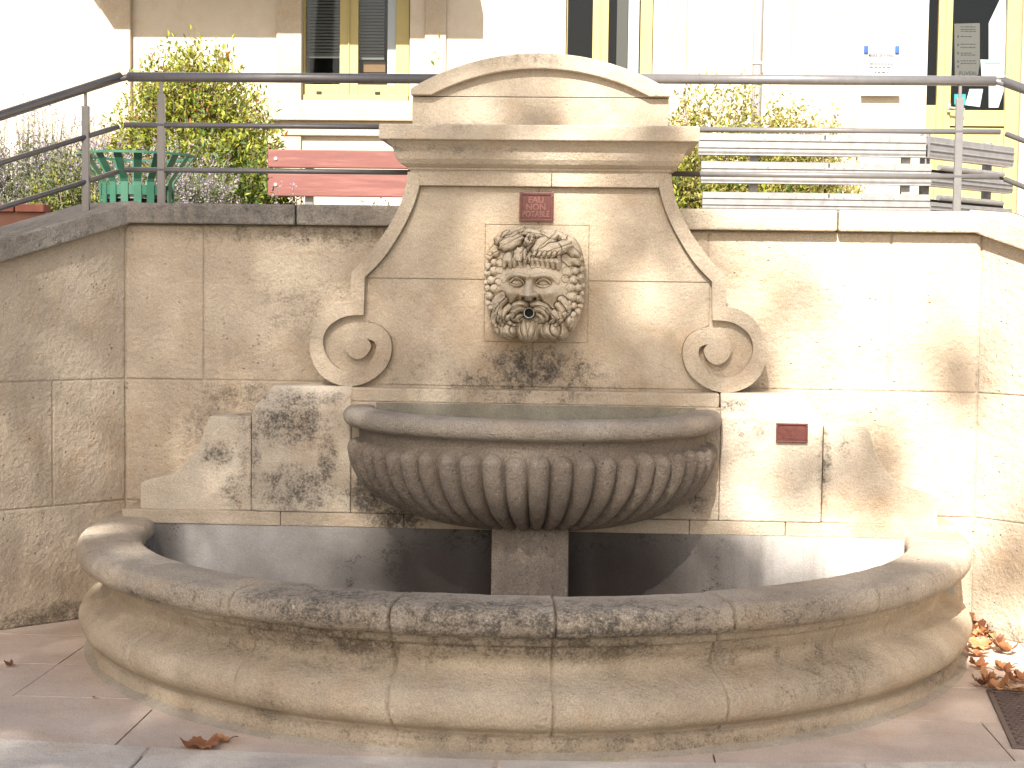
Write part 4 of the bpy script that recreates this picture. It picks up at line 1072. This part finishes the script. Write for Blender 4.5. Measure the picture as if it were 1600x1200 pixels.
# door
g = bmesh.new(); zrail0, zrail1 = fz(196, 1530), fz(171, 1530)
fbox(g, 1467, 1489, zdoor, zdh, yfr - .004, yfr + .05); fbox(g, 1575, 1597, zdoor, zdh, yfr, yfr + .05)
fbox(g, 1489.1, 1574.9, zrail0, zrail1, yfr + .002, yfr + .05); fbox(g, 1489.1, 1574.9, zdoor, zrail0 - .012, yfr + .014, yfr + .05)
fbox(g, 1449, 1466.9, zdoor, fz(163, 1455), yfr + .002, yfr + .05); fbox(g, 1489.2, 1574.8, zdh - .1, zdh, yfr + .002, yfr + .05)
fbox(g, 1477.4, 1478.6, zdoor, zdh, yfr - .016, yfr - .005)
dr = obj('door', g, m_cream, bd, bev=.003)
g = bmesh.new()
for p0, p1 in ((1449, 1467), (1489, 1575)):
    v = [g.verts.new(p) for p in ((fx(p0), yfr + .028, zrail1 - .02), (fx(p1), yfr + .028, zrail1 - .02), (fx(p1), yfr + .028, zdh), (fx(p0), yfr + .028, zdh))]; g.faces.new(v)
obj('pane', g, m_glass, dr)
hp = at(1483, 168, yfr - .03)
g = bmesh.new(); box(g, hp.x - .012, hp.x + .012, yfr - .03, yfr - .005, hp.z - .035, hp.z + .03); tube(g, [(hp.x, yfr - .05, hp.z), (hp.x, yfr - .07, hp.z - .004), (hp.x + .11, yfr - .07, hp.z - .018)], .009, 10)
obj('handle', g, m_chrome, dr)
# downpipe and cable belong to the building
px_ = fx(1181); g = bmesh.new(); tube(g, [(px_, YF - .09, 1.45), (px_, YF - .09, ztop)], .036, 16); dp = obj('downpipe', g, m_zinc, bd, smooth=True)
g = bmesh.new(); tube(g, [(px_, YF - .09, fz(101)), (px_, YF - .09, fz(97))], .044, 16); obj('pipe_collar', g, m_zinc, dp)
g = bmesh.new(); tube(g, [(fx(1204), YF - .012, 1.45), (fx(1203), YF - .012, 3.0), (fx(1202), YF - .012, ztop)], .006, 6); obj('cable', g, m_zinc, bd)
# notice board beside the door
na, nb = at(1345, 146, YF - .04), at(1408, 64, YF - .04)
nt = thing('notice_sign', 'white sign with blue corner clips on the wall left of the yellow door', 'sign', ((na.x + nb.x) / 2, YF - .03, na.z))
g = bmesh.new(); box(g, na.x, nb.x, YF - .045, YF - .031, na.z, nb.z); obj('board', g, m_board, nt, bev=.002)
g = bmesh.new(); box(g, na.x, nb.x, YF - .062, YF - .046, na.z - .02, na.z + .02); obj('lower_rail', g, m_board, nt, bev=.004)
nw, nh = nb.x - na.x, nb.z - na.z
for u in (.10, .90):
    g = bmesh.new(); box(g, na.x + u * nw - .016, na.x + u * nw + .016, YF - .06, YF - .046, nb.z - .17 * nh - .028, nb.z - .17 * nh + .028); obj('clip', g, m_blue, nt, bev=.003)
text_mesh('lettering', 'MAIRIE DE FUVEAU', .044, .0008, (na.x + nw * .5, YF - .0462, nb.z - .28 * nh), m_inkl, nt, .001, sx=.52)
g = bmesh.new()
for v_, u0, u1 in ((.44, .2, .8), (.50, .2, .75), (.60, .34, .68), (.68, .12, .74), (.73, .14, .6)):
    x = na.x + u0 * nw
    while x < na.x + u1 * nw: l_ = random.uniform(.012, .03); box(g, x, min(x + l_, na.x + u1 * nw), YF - .0462, YF - .0452, nb.z - v_ * nh - .005, nb.z - v_ * nh + .005); x += l_ + .008
obj('print', g, m_inkl, nt)
# papers behind the glass of the door
def sheet(label, pts, y, mat, lines=None, t=.003):
    zz = [at(a, b, y) for a, b in pts]
    th = thing('poster', label, 'poster', (zz[0].x, y, zz[0].z))
    g = bmesh.new(); prism(g, [(p.x, p.z) for p in zz], y, y + t); obj('paper', g, mat, th)
    return th
yp_ = yfr + .045
ps1 = sheet('printed poster, greyed as if shaded, with FUVEAU in capitals behind the door glass', [(1492, 122), (1491, 37), (1531, 36), (1531, 100), (1527, 122)], yp_, m_paper)
g = bmesh.new()
for py in (42, 46, 49, 57, 69, 74, 83, 86, 95, 99):
    x0, x1 = at(1501, py, yp_).x, at(1501 + (24 if py not in (57, 83) else 18), py, yp_).x; z = at(1510, py, yp_).z
    x = x0
    while x < x1: l_ = random.uniform(.01, .03); box(g, x, min(x1, x + l_), yp_ - .0012, yp_ - .0002, z - .0032, z + .0032); x += l_ + .005
for py in (57, 70, 83, 96, 104): q = at(1497, py, yp_); box(g, q.x - .006, q.x + .006, yp_ - .0012, yp_ - .0002, q.z - .008, q.z + .008)
obj('print', g, m_ink, ps1)
q = at(1514, 115, yp_); text_mesh('lettering', 'FUVEAU', .042, .0005, (q.x, yp_ - .001, q.z), m_ink, ps1, .0006)
ps2 = sheet('white notice with pale blue heading behind the right of the door glass', [(1534, 121), (1532, 93), (1566, 94), (1570, 121)], yp_ - .005, m_white)
g = bmesh.new(); a = at(1538, 100, yp_); b = at(1563, 97.5, yp_); box(g, a.x, b.x, yp_ - .0065, yp_ - .0055, a.z, b.z); obj('heading', g, m_cyan, ps2)
sheet('turquoise card at the lower left corner of the door glass', [(1491, 163), (1491, 147), (1509, 147), (1509, 164)], yp_ - .004, m_aqua)
sheet('slanting handwritten grey sheet above the bottom rail of the door glass', [(1508, 164), (1515, 139), (1536, 139), (1531, 167)], yp_ - .008, m_white)
sheet('long pale folded panel down the right side of the door glass', [(1545, 168), (1545, 36), (1562, 0), (1572, -20), (1572, 130), (1560, 168)], yp_ + .02, m_white)

# ------------------------------------------------------------------ vegetation
def leaf_faces(V, Fc, idx, p, d, up, ln, wd, mi, fold=.25):
    d = d.normalized(); s = d.cross(up)
    if s.length < 1e-4: s = Vector((1, 0, 0))
    s.normalize(); n = s.cross(d)
    b = len(V)
    V += [p, p + d * ln * .5 + s * wd * .5 + n * wd * fold, p + d * ln, p + d * ln * .5 - s * wd * .5 + n * wd * fold]
    Fc += [(b, b + 1, b + 2), (b, b + 2, b + 3)]; idx += [mi, mi]
def rv(r_): 
    while True:
        v = Vector((r_.uniform(-1, 1), r_.uniform(-1, 1), r_.uniform(-1, 1)))
        if .05 < v.length < 1: return v
def twig(V, Fc, idx, pts, r, mi):
    b = len(V)
    for i, p in enumerate(pts):
        rr = r * (1 - .7 * i / max(1, len(pts) - 1))
        for k in range(3): a = 2 * PI * k / 3; V.append(p + Vector((math.cos(a) * rr, math.sin(a) * rr, 0)))
    for i in range(len(pts) - 1):
        for k in range(3): Fc.append((b + i * 3 + k, b + i * 3 + (k + 1) % 3, b + i * 3 + 3 + (k + 1) % 3, b + i * 3 + 3 + k)); idx.append(mi)
def leafy_bush(name, label, cat, base, rx, ry, h, n_stem, per, ln, wd, mats, probs, seed, group=None, lean=.5, droop=.2, flare=1.0):
    r_ = random.Random(seed); th = thing(name, label, cat, base, group); b = Vector(base)
    SV, SF, SI = [], [], []; V, Fc, idx = [], [], []
    for s in range(n_stem):
        a = r_.uniform(0, 2 * PI); q = math.sqrt(r_.random()); hh = h * (1 - .45 * q * q) * r_.uniform(.55, 1.05)
        tip = b + Vector((math.cos(a) * rx * q * flare, math.sin(a) * ry * q, hh)); root = b + Vector((math.cos(a) * rx * q * .35, math.sin(a) * ry * q * .35, 0))
        mid = root.lerp(tip, .5) + Vector((r_.uniform(-.05, .05), r_.uniform(-.05, .05), .05)) * min(1, h * 2)
        pts = [root, mid, tip]; twig(SV, SF, SI, [root, root.lerp(mid, .5), mid, mid.lerp(tip, .5) + Vector((0, 0, .02 * min(1, h * 2))), tip], .005 * min(1, h * 2), 0)
        for k in range(per):
            t = r_.random() ** .6; p = (root.lerp(mid, t * 2) if t < .5 else mid.lerp(tip, t * 2 - 1)) + rv(r_) * ln * 1.5
            d = (rv(r_) + Vector((0, 0, .35 - droop)) + (p - b - Vector((0, 0, h * .5))) * lean / max(rx, h)).normalized()
            leaf_faces(V, Fc, idx, p, d, rv(r_) + Vector((0, 0, 1.0)), ln * r_.uniform(.6, 1.2), wd * r_.uniform(.7, 1.2), r_.choices(range(len(mats)), probs)[0])
    mesh('stems', SV, SF, lf_stem, th); mesh('foliage', V, Fc, mats, th, idx=idx)
    return th
def spike_bush(name, label, cat, base, rx, ry, h, n, seed, flower=.55, fm=(lf_lil, lf_grey), lean=(0, 0), leafy=26, fl=22, group=None):
    r_ = random.Random(seed); th = thing(name, label, cat, base, group); b = Vector(base)
    SV, SF, SI = [], [], []; V, Fc, idx = [], [], []; V2, F2, I2 = [], [], []
    for s in range(n):
        a = r_.uniform(0, 2 * PI); q = math.sqrt(r_.random()); hh = h * (1 - .40 * q * q) * r_.uniform(.5, 1.05)
        root = b + Vector((math.cos(a) * rx * q * .55, math.sin(a) * ry * q * .55, 0)); tip = b + Vector((math.cos(a) * rx * q + lean[0] * hh, math.sin(a) * ry * q + lean[1] * hh, hh))
        bow = Vector((r_.uniform(-.06, .06), r_.uniform(-.06, .06), .06)); N_ = 7
        pts = [root.lerp(tip, i / N_) + bow * math.sin(i / N_ * PI) for i in range(N_ + 1)]
        twig(SV, SF, SI, pts, .0032, 0)
        for k in range(leafy):
            t = r_.random() * .75; i = int(t * N_); p = pts[i].lerp(pts[i + 1], t * N_ - i)
            leaf_faces(V, Fc, idx, p, rv(r_) + Vector((0, 0, .5)), rv(r_), r_.uniform(.03, .055), r_.uniform(.008, .014), r_.choices((0, 1), (.75, .25))[0])
        for k in range(fl):
            t = 1 - flower * r_.random() ** 1.2; t = min(t, .999); i = int(t * N_); p = pts[i].lerp(pts[i + 1], t * N_ - i) + rv(r_) * .016
            leaf_faces(V2, F2, I2, p, rv(r_), rv(r_), r_.uniform(.009, .017), r_.uniform(.007, .012), 0)
    mesh('stems', SV, SF, lf_grey, th); mesh('foliage', V, Fc, [lf_grey, lf_grn], th, idx=idx)
    if fl: mesh('flowers', V2, F2, [fm[0]], th, idx=I2)
    return th
def bpos(px, py_top, y, zb=1.45): p = at(px, py_top, y); return (p.x, y, zb), p.z - zb
b_, h_ = bpos(305, 52, 3.9); leafy_bush('shrub', 'tall yellow green shrub with reddish tips between bin and bench', 'shrub', b_, .60, .5, h_ - .02, 340, 120, .052, .018, [lf_yel, lf_grn, lf_red, lf_dk], (.66, .20, .08, .06), 11, flare=1.0)
b_, h_ = bpos(350, 205, 3.3); leafy_bush('shrub', 'low dark leafy shrub at the left end of the red bench', 'shrub', b_, .5, .4, h_ + .05, 110, 100, .05, .02, [lf_yel, lf_grn, lf_dk], (.35, .35, .30), 12)
b_, h_ = bpos(45, 150, 3.4); spike_bush('lavender_bush', 'large grey green bush with lilac flower spikes at far left', 'bush', b_, .85, .55, h_ + .02, 900, 13, .45, leafy=34)
b_, h_ = bpos(160, 165, 4.4); spike_bush('lavender_bush', 'thin lilac flowering bush behind the litter bin', 'bush', b_, .55, .3, h_, 300, 14, .7, leafy=14)
b_, h_ = bpos(270, 235, 2.6); spike_bush('lavender_bush', 'lilac flowering bush between the litter bin and the bench', 'bush', b_, .45, .3, h_ + .12, 340, 15, .55)
b_, h_ = bpos(445, 275, 2.2); spike_bush('lavender_bush', 'small lilac flower spikes in front of the bench end', 'bush', b_, .12, .1, h_, 14, 16, .5, leafy=12)
b_, h_ = bpos(560, 300, 3.4); leafy_bush('low_plants', 'low yellow green plants under the red bench', 'plant', b_, .75, .2, h_, 60, 26, .05, .022, [lf_yel, lf_grn], (.6, .4), 17)
b_, h_ = bpos(120, 240, 3.0); leafy_bush('shrub', 'dense grey green shrub foliage between lavender and bin', 'shrub', b_, .38, .3, h_, 90, 80, .04, .014, [lf_grey, lf_yel, lf_grn], (.5, .25, .25), 18)
b_, h_ = bpos(1130, 122, 3.4); leafy_bush('shrub', 'broad pale golden shrub right of the fountain crown', 'shrub', b_, .62, .5, h_ + .02, 260, 120, .040, .016, [lf_gold, lf_yel, lf_grn], (.62, .28, .10), 21, flare=1.15)
b_, h_ = bpos(1250, 150, 3.6); leafy_bush('shrub', 'lower pale golden shrub behind the metal planks', 'shrub', b_, .38, .4, h_, 130, 100, .040, .016, [lf_gold, lf_yel], (.75, .25), 22, flare=1.1)
b_, h_ = bpos(1070, 225, 1.9); leafy_bush('shrub', 'small bright leafy shrub between fountain and metal planks', 'shrub', b_, .26, .25, h_ + .05, 90, 80, .035, .017, [lf_gold, lf_yel, lf_grn, lf_dk], (.40, .35, .15, .10), 23)
b_, h_ = bpos(1225, 235, 1.6); leafy_bush('shrub', 'low leafy shrub showing through the gaps of the metal planks', 'shrub', b_, .60, .18, h_, 60, 40, .045, .022, [lf_gold, lf_yel, lf_grn, lf_dk], (.35, .35, .15, .15), 24)
b_, h_ = bpos(690, 93, 3.6); leafy_bush('slender_plant', 'thin green leafy plant peeping over the left shoulder of the fountain arch', 'plant', b_, .14, .1, h_, 9, 16, .06, .02, [lf_yel, lf_grn], (.7, .3), 25)
b_, h_ = bpos(962, 92, 3.6); leafy_bush('slender_plant', 'sparse pale plant peeping over the right shoulder of the fountain arch', 'plant', b_, .24, .12, h_, 14, 12, .05, .016, [lf_gold, lf_yel], (.7, .3), 26)
# weeds
g0 = ground(958, 1172)
leafy_bush('weed', 'tiny yellow green weed in the joint at the foot of the basin', 'weed', (g0.x, kerb_y(g0.x) + .012, .0), .05, .006, .006, 10, 4, .009, .003, [lf_yel], (1,), 27)

# ------------------------------------------------------------------ fallen leaves and grate
def fallen(px, py, size, rot, curl, mat, label, seed, z=0.004, tilt=0.0):
    r_ = random.Random(seed); p = ground(px, py, z)
    N_ = 40; V = []; Fc = []
    rings = 5
    V.append(Vector((0, 0, 0)))
    cx_, cy_ = r_.uniform(.5, 1.3) * curl, r_.uniform(.2, 1.0) * curl
    for j in range(1, rings + 1):
        for k in range(N_):
            a = 2 * PI * k / N_
            lobe = .72 + .28 * abs(math.cos(2.5 * (a - PI / 2))) ** .8
            tooth = 1 + .06 * ((k % 2) * 2 - 1) * (j == rings)
            r = size * .5 * lobe * tooth * j / rings * (1 if math.sin(a) > -.8 else .75)
            x, y = r * math.cos(a), r * math.sin(a); u, v = x / (size * .5), y / (size * .5)
            zz = size * (.42 * cx_ * u * u + .30 * cy_ * v * v * (1 if v > 0 else .3)) + size * .10 * mnoise.noise(Vector((u * 2.2 + seed, v * 2.2, seed * .7))) + size * .03 * math.sin(5 * a) * j / rings
            V.append(Vector((x * (1 - .28 * cx_ * u * u), y * (1 - .22 * cy_ * v * v), zz)))
    for k in range(N_): Fc.append((0, 1 + k, 1 + (k + 1) % N_))
    for j in range(rings - 1):
        for k in range(N_):
            a = 1 + j * N_ + k; b = 1 + j * N_ + (k + 1) % N_; Fc.append((a, a + N_, b + N_, b))
    Mx = Matrix.Rotation(rot, 3, 'Z') @ Matrix.Rotation(tilt, 3, 'X')
    V = [Mx @ v for v in V]; mz = min(v.z for v in V); V = [v - Vector((0, 0, mz)) for v in V]
    th = tag(mesh('fallen_leaf', V, Fc, mat, None, True), label, 'leaf'); th.location = p
    # stalk
    g = bmesh.new(); q = Mx @ Vector((0, -size * .3, size * .05)) - Vector((0, 0, mz)); e_ = Mx @ Vector((size * .12, -size * .75, size * .12)) - Vector((0, 0, mz))
    tube(g, [q, q.lerp(e_, .5) + Vector((0, 0, size * .05)), e_], .0016, 6); st = obj('stalk', g, lf_dry3); st.parent = th
    return th
LV = [
 (313, 1168, .135, .4, .75, lf_dry, 'large curled brown leaf on the paving in front of the basin, left', .0),
 (349, 1158, .06, 1.9, .9, lf_dry2, 'small pale leaf touching the large curled brown leaf', .0),
 (14, 1040, .042, .9, 1.2, lf_dry3, 'small dark leaf on the paving at the far left edge', .0),
 (147, 1090, .018, .2, .6, lf_dry2, 'tiny leaf scrap on the paving near the left curve of the basin', .0),
 (1530, 1012, .13, .3, .35, lf_dry2, 'broad flat tan leaf at the foot of the right wall', .1),
 (1527, 1024, .10, 2.2, .55, lf_dry, 'brown leaf lying half under the basin curve at right', .0),
 (1560, 1016, .10, 1.2, 1.1, lf_dry3, 'dark red curled leaf in front of the right wall corner', .5),
 (1572, 1022, .12, 2.8, .8, lf_dry2, 'upturned light brown leaf rightmost of the upper cluster', .3),
 (1528, 1044, .085, .7, 1.3, lf_dry, 'single curled leaf with raised tips between the two clusters', .2),
 (1570, 1046, .09, 2.0, .8, lf_dry, 'lone brown leaf with hooked stalk right of the curled leaf', .0),
 (1532, 1072, .085, 2.6, 1.2, lf_dry3, 'crumpled dark leaf at the upper corner of the grate', .3),
 (1556, 1076, .12, .1, .8, lf_dry2, 'wide tan leaf lying over the top edge of the grate', .0),
 (1577, 1066, .085, 1.4, 1.2, lf_dry, 'standing russet leaf behind the wide tan leaf', .6),
 (1590, 1079, .12, 3.0, .7, lf_dry2, 'light brown leaf on the grate at the right edge', .0),
 (1598, 1064, .09, .5, 1.0, lf_dry, 'russet leaf cut by the right edge of the picture', .3),
 (1545, 1064, .09, 1.8, .7, lf_dry2, 'pale leaf tucked behind the crumpled dark leaf', .2),
]
for i, (px, py, s, rt_, cu, m, lab, ti) in enumerate(LV): fallen(px, py, s, rt_, cu, m, lab, 31 + i, .004, ti)
# heap of small leaves between basin and wall
r_ = random.Random(4)
V, Fc, idx = [], [], []
for k in range(150):
    p = ground(r_.uniform(1505, 1545), r_.uniform(965, 992)); p.z = abs(r_.gauss(0, .03)) * (1 if p.x < 1.8 else .5)
    if p.y > -.01: p.y = -.01 - r_.random() * .05
    leaf_faces(V, Fc, idx, p, rv(r_), rv(r_) + Vector((0, 0, 1)), r_.uniform(.03, .06), r_.uniform(.02, .04), r_.choice((0, 1, 2)), .5)
for k in range(70):
    p = ground(r_.uniform(1530, 1600), r_.uniform(988, 1001)); p.z = .004 + r_.random() * .006
    leaf_faces(V, Fc, idx, p, rv(r_), Vector((0, 0, 1)), r_.uniform(.008, .025), r_.uniform(.006, .015), r_.choice((0, 1, 2)), .3)
tag(mesh('leaf_litter', V, Fc, [lf_dry3, lf_dry, lf_dry2], None, idx=idx), 'heap of small dead leaves in the gap between basin and right wall', 'leaves', kind='stuff')
a0 = ground(1541, 1080); a1 = ground(1581, 1170)
gt = thing('drain_grate', 'rusty woven iron drain grate in the paving at lower right', 'grate', (a0.x, a0.y, 0))
dv = (a0 - a1); dv.z = 0; Lg = dv.length; dv.normalize(); nv = Vector((dv.y, -dv.x, 0))
Mg = Matrix(((nv.x, dv.x, 0, a1.x), (nv.y, dv.y, 0, a1.y), (0, 0, 1, 0), (0, 0, 0, 1)))
Wg = .55
g = bmesh.new()
for q in ((0, Wg, 0, .018), (0, Wg, Lg - .018, Lg), (0, .018, .018, Lg - .018), (Wg - .018, Wg, .018, Lg - .018)): box(g, q[0], q[1], q[2], q[3], -.03, .007, Mg)
obj('frame', g, m_grate, gt, bev=.002)
g = bmesh.new(); box(g, .01, Wg - .01, .01, Lg - .01, -.03, .0024, Mg); obj('pit', g, m_dark, gt)
g = bmesh.new(); ny_ = 26; nx_ = 30
for i in range(ny_):
    for j in range(nx_):
        x0 = .02 + (Wg - .04) * (j + (.5 if i % 2 else 0)) / nx_; y0 = .02 + (Lg - .04) * i / ny_
        if x0 + .016 < Wg - .02: box(g, x0, x0 + .0145, y0 + .004, y0 + .013, .001, .0055 + (.002 if (i + j) % 2 else 0), Mg)
for i in range(ny_ + 1): box(g, .018, Wg - .018, .02 + (Lg - .04) * i / ny_ - .0025, .02 + (Lg - .04) * i / ny_ + .0025, .001, .0045, Mg)
obj('mesh', g, m_grate, gt)

# ------------------------------------------------------------------ plane tree standing behind the photographer; its crown throws the dappled shade
tr_ = thing('plane_tree', 'leafy plane tree on the street side, shading the left of the fountain', 'tree', (-6.2, -17.5, -.13))
r_ = random.Random(99)
def wall_pt(px, py): q = at(px, py, -.1); return q.x, q.z
LIT = [  # (x, z, rx, rz, strength) openings in the crown, given where their light lands on the wall plane
]
def litspot(px, py, rx, rz, a=1.0, y=-.1):
    q = at(px, py, y); t = (-y) / .755 if y < 0 else 0
    # carry the point along the sun ray to the plane y = 0
    s = q.y / .755; LIT.append((q.x - (-.13) * (-s) * -1 if False else q.x + .13 * (-q.y) / .755, q.z - .643 * (-q.y) / .755, rx, rz, a))
litspot(905, 315, .14, .16); litspot(985, 300, .10, .10, .9); litspot(850, 130, .13, .06, .9); litspot(950, 160, .20, .12); litspot(900, 240, .25, .05, .9); litspot(1000, 470, .10, .13, .9); litspot(1020, 560, .08, .09, .6)
litspot(435, 420, .05, .12, .5)
litspot(160, 850, .16, .05, .85, -.4); litspot(150, 900, .10, .04, .7, -.6); litspot(185, 985, .10, .07, .55, -.9); litspot(215, 1000, .09, .1, .5, -1.0)
litspot(1440, 860, .25, .12, 1, -.4); litspot(1290, 890, .14, .05, .9, -1.0); litspot(1330, 960, .12, .09, .75, -1.0); litspot(1230, 860, .08, .10, .9, -.2); litspot(1340, 865, .12, .08, 1, -.2)
litspot(330, 1060, .2, .05, .25, -1.2); litspot(1560, 1030, .12, .10, .8, -.5); 
litspot(1180, 720, .07, .25, .8, -.2); litspot(1560, 940, .3, .1, 1, -.2)
SHD, LIT_ = [], LIT
LIT = []
litspot(1335, 770, .20, .12, .75, -.16); litspot(1445, 790, .10, .07, .5, -.2); litspot(1590, 880, .16, .16, .6); litspot(1235, 770, .10, .2, .5, -.16); litspot(1490, 560, .16, .22, .3); litspot(1390, 690, .10, .10, .5, -.1); litspot(1250, 480, .14, .2, .35)
SHD, LIT = LIT, LIT_
bz = [-3.0, -1.6, -1.0, -.45, -.1, .3, .6, .9, 1.2, 1.5, 1.75, 2.0, 2.2, 2.5, 3.4]
bxs = [2.6, 2.6, 2.3, 1.75, 1.2, .80, .88, .98, .86, .66, .50, .36, .10, -.2, -.6]
def shade(x, z):
    e = float(np.interp(z, bz, bxs)); s = 1 / (1 + math.exp((x - e) / .055))
    for lx, lz, rx, rz, a in SHD: s = max(s, a * math.exp(-(((x - lx) / rx) ** 2 + ((z - lz) / rz) ** 2) ** 1.5))
    for lx, lz, rx, rz, a in LIT: s *= 1 - a * math.exp(-(((x - lx) / rx) ** 2 + ((z - lz) / rz) ** 2) ** 1.5)
    return s
V, Fc = [], []
def plane_leaf(p, sz):
    d = rv(r_).normalized(); up = (rv(r_) * .8 + SUN_DIR).normalized(); s = d.cross(up)
    if s.length < .05: return
    s.normalize(); d = up.cross(s); b = len(V)
    for a, q in ((-90, .12), (-35, .42), (0, .30), (25, .55), (58, .34), (90, .62), (122, .34), (155, .55), (180, .30), (215, .42)):
        V.append(p + (s * math.cos(R(a)) + d * math.sin(R(a))) * sz * q)
    Fc.append(tuple(range(b, b + 10)))
n = 0
while n < 8000:
    x, z = r_.uniform(-3.6, 2.7), r_.uniform(-2.6, 2.9)
    if r_.random() > shade(x, z): continue
    t = r_.uniform(19.0, 25.0); p = Vector((x, 0, z)) + SUN_DIR * t
    plane_leaf(p, r_.uniform(.10, .19)); n += 1
for k in range(1500):   # extra leaves added to deepen the shade over the pavement
    x, z = r_.uniform(-3.4, 1.4), r_.uniform(-2.6, -.55)
    if r_.random() < shade(x, z): plane_leaf(Vector((x, 0, z)) + SUN_DIR * r_.uniform(19, 25), r_.uniform(.10, .19))
for k in range(2600):   # the rest of the crown, away from the rays that reach the picture
    a = rv(r_); p = Vector((-8.6 + a.x * 2.2, -17.5 + a.y * 3.6, 14.6 + a.z * 3.0)); plane_leaf(p, r_.uniform(.12, .2))
mesh('crown', V, Fc, lf_plane, tr_)
g = bmesh.new()
fork = Vector((-5.9, -17.3, 8.2)); tube(g, [(-6.2, -17.5, -.14), (-6.2, -17.5, .4), (-6.1, -17.45, 4.0), fork], [.36, .28, .24, .2], 14)
obj('trunk', g, m_bark, tr_, smooth=True)
g = bmesh.new()
for k in range(9):
    x, z = r_.uniform(-3.0, .1), r_.uniform(-1.6, 1.6); e_ = Vector((x, 0, z)) + SUN_DIR * r_.uniform(19.5, 24.5); m_ = fork.lerp(e_, .5) + Vector((r_.uniform(-.4, .1), r_.uniform(-.4, .4), .5))
    tube(g, [fork - Vector((0, 0, .15)), fork.lerp(m_, .5), m_, m_.lerp(e_, .5), e_], [.13, .09, .06, .04, .015], 8)
    for j in range(3): q = m_.lerp(e_, r_.uniform(.1, .8)); tube(g, [q, q + rv(r_) * .9], [.025, .006], 5)
for k in range(4):
    e_ = Vector((-8.6 + r_.uniform(-1.5, 1.5), -17.5 + r_.uniform(-2, 2), 14.5 + r_.uniform(-1, 1.8))); tube(g, [fork - Vector((0, 0, .15)), fork.lerp(e_, .5) + Vector((0, 0, .4)), e_], [.13, .07, .02], 8)
obj('branches', g, m_bark, tr_, smooth=True)

# ------------------------------------------------------------------ light
sc = bpy.context.scene
wd = bpy.data.worlds.new('World'); sc.world = wd; wd.use_nodes = True
nt_ = wd.node_tree; nt_.nodes.clear()
sky = nt_.nodes.new('ShaderNodeTexSky'); sky.sky_type = 'NISHITA'; sky.sun_disc = False
el = math.asin(SUN_DIR.z); sky.sun_elevation = el; sky.sun_rotation = math.atan2(SUN_DIR.x, SUN_DIR.y)
sky.air_density = 1.0; sky.dust_density = 3.5; sky.ozone_density = 0.0; sky.altitude = 250
bg = nt_.nodes.new('ShaderNodeBackground'); bg.inputs['Strength'].default_value = 0.055
ow = nt_.nodes.new('ShaderNodeOutputWorld'); nt_.links.new(sky.outputs[0], bg.inputs[0]); nt_.links.new(bg.outputs[0], ow.inputs[0])
sd = bpy.data.lights.new('sun', 'SUN'); sd.energy = 3.7; sd.angle = R(0.53); sd.color = (1.0, 0.96, 0.90)
so = bpy.data.objects.new('sun', sd); C.objects.link(so); so.rotation_euler = SUN_DIR.to_track_quat('Z', 'Y').to_euler()
so.location = (-3, -12, 14)
vs = sc.view_settings; vs.view_transform = 'Standard'; vs.look = 'None'; vs.gamma = 1.0; vs.exposure = 2.1
sc.cycles.max_bounces = 6; sc.cycles.use_denoising = True
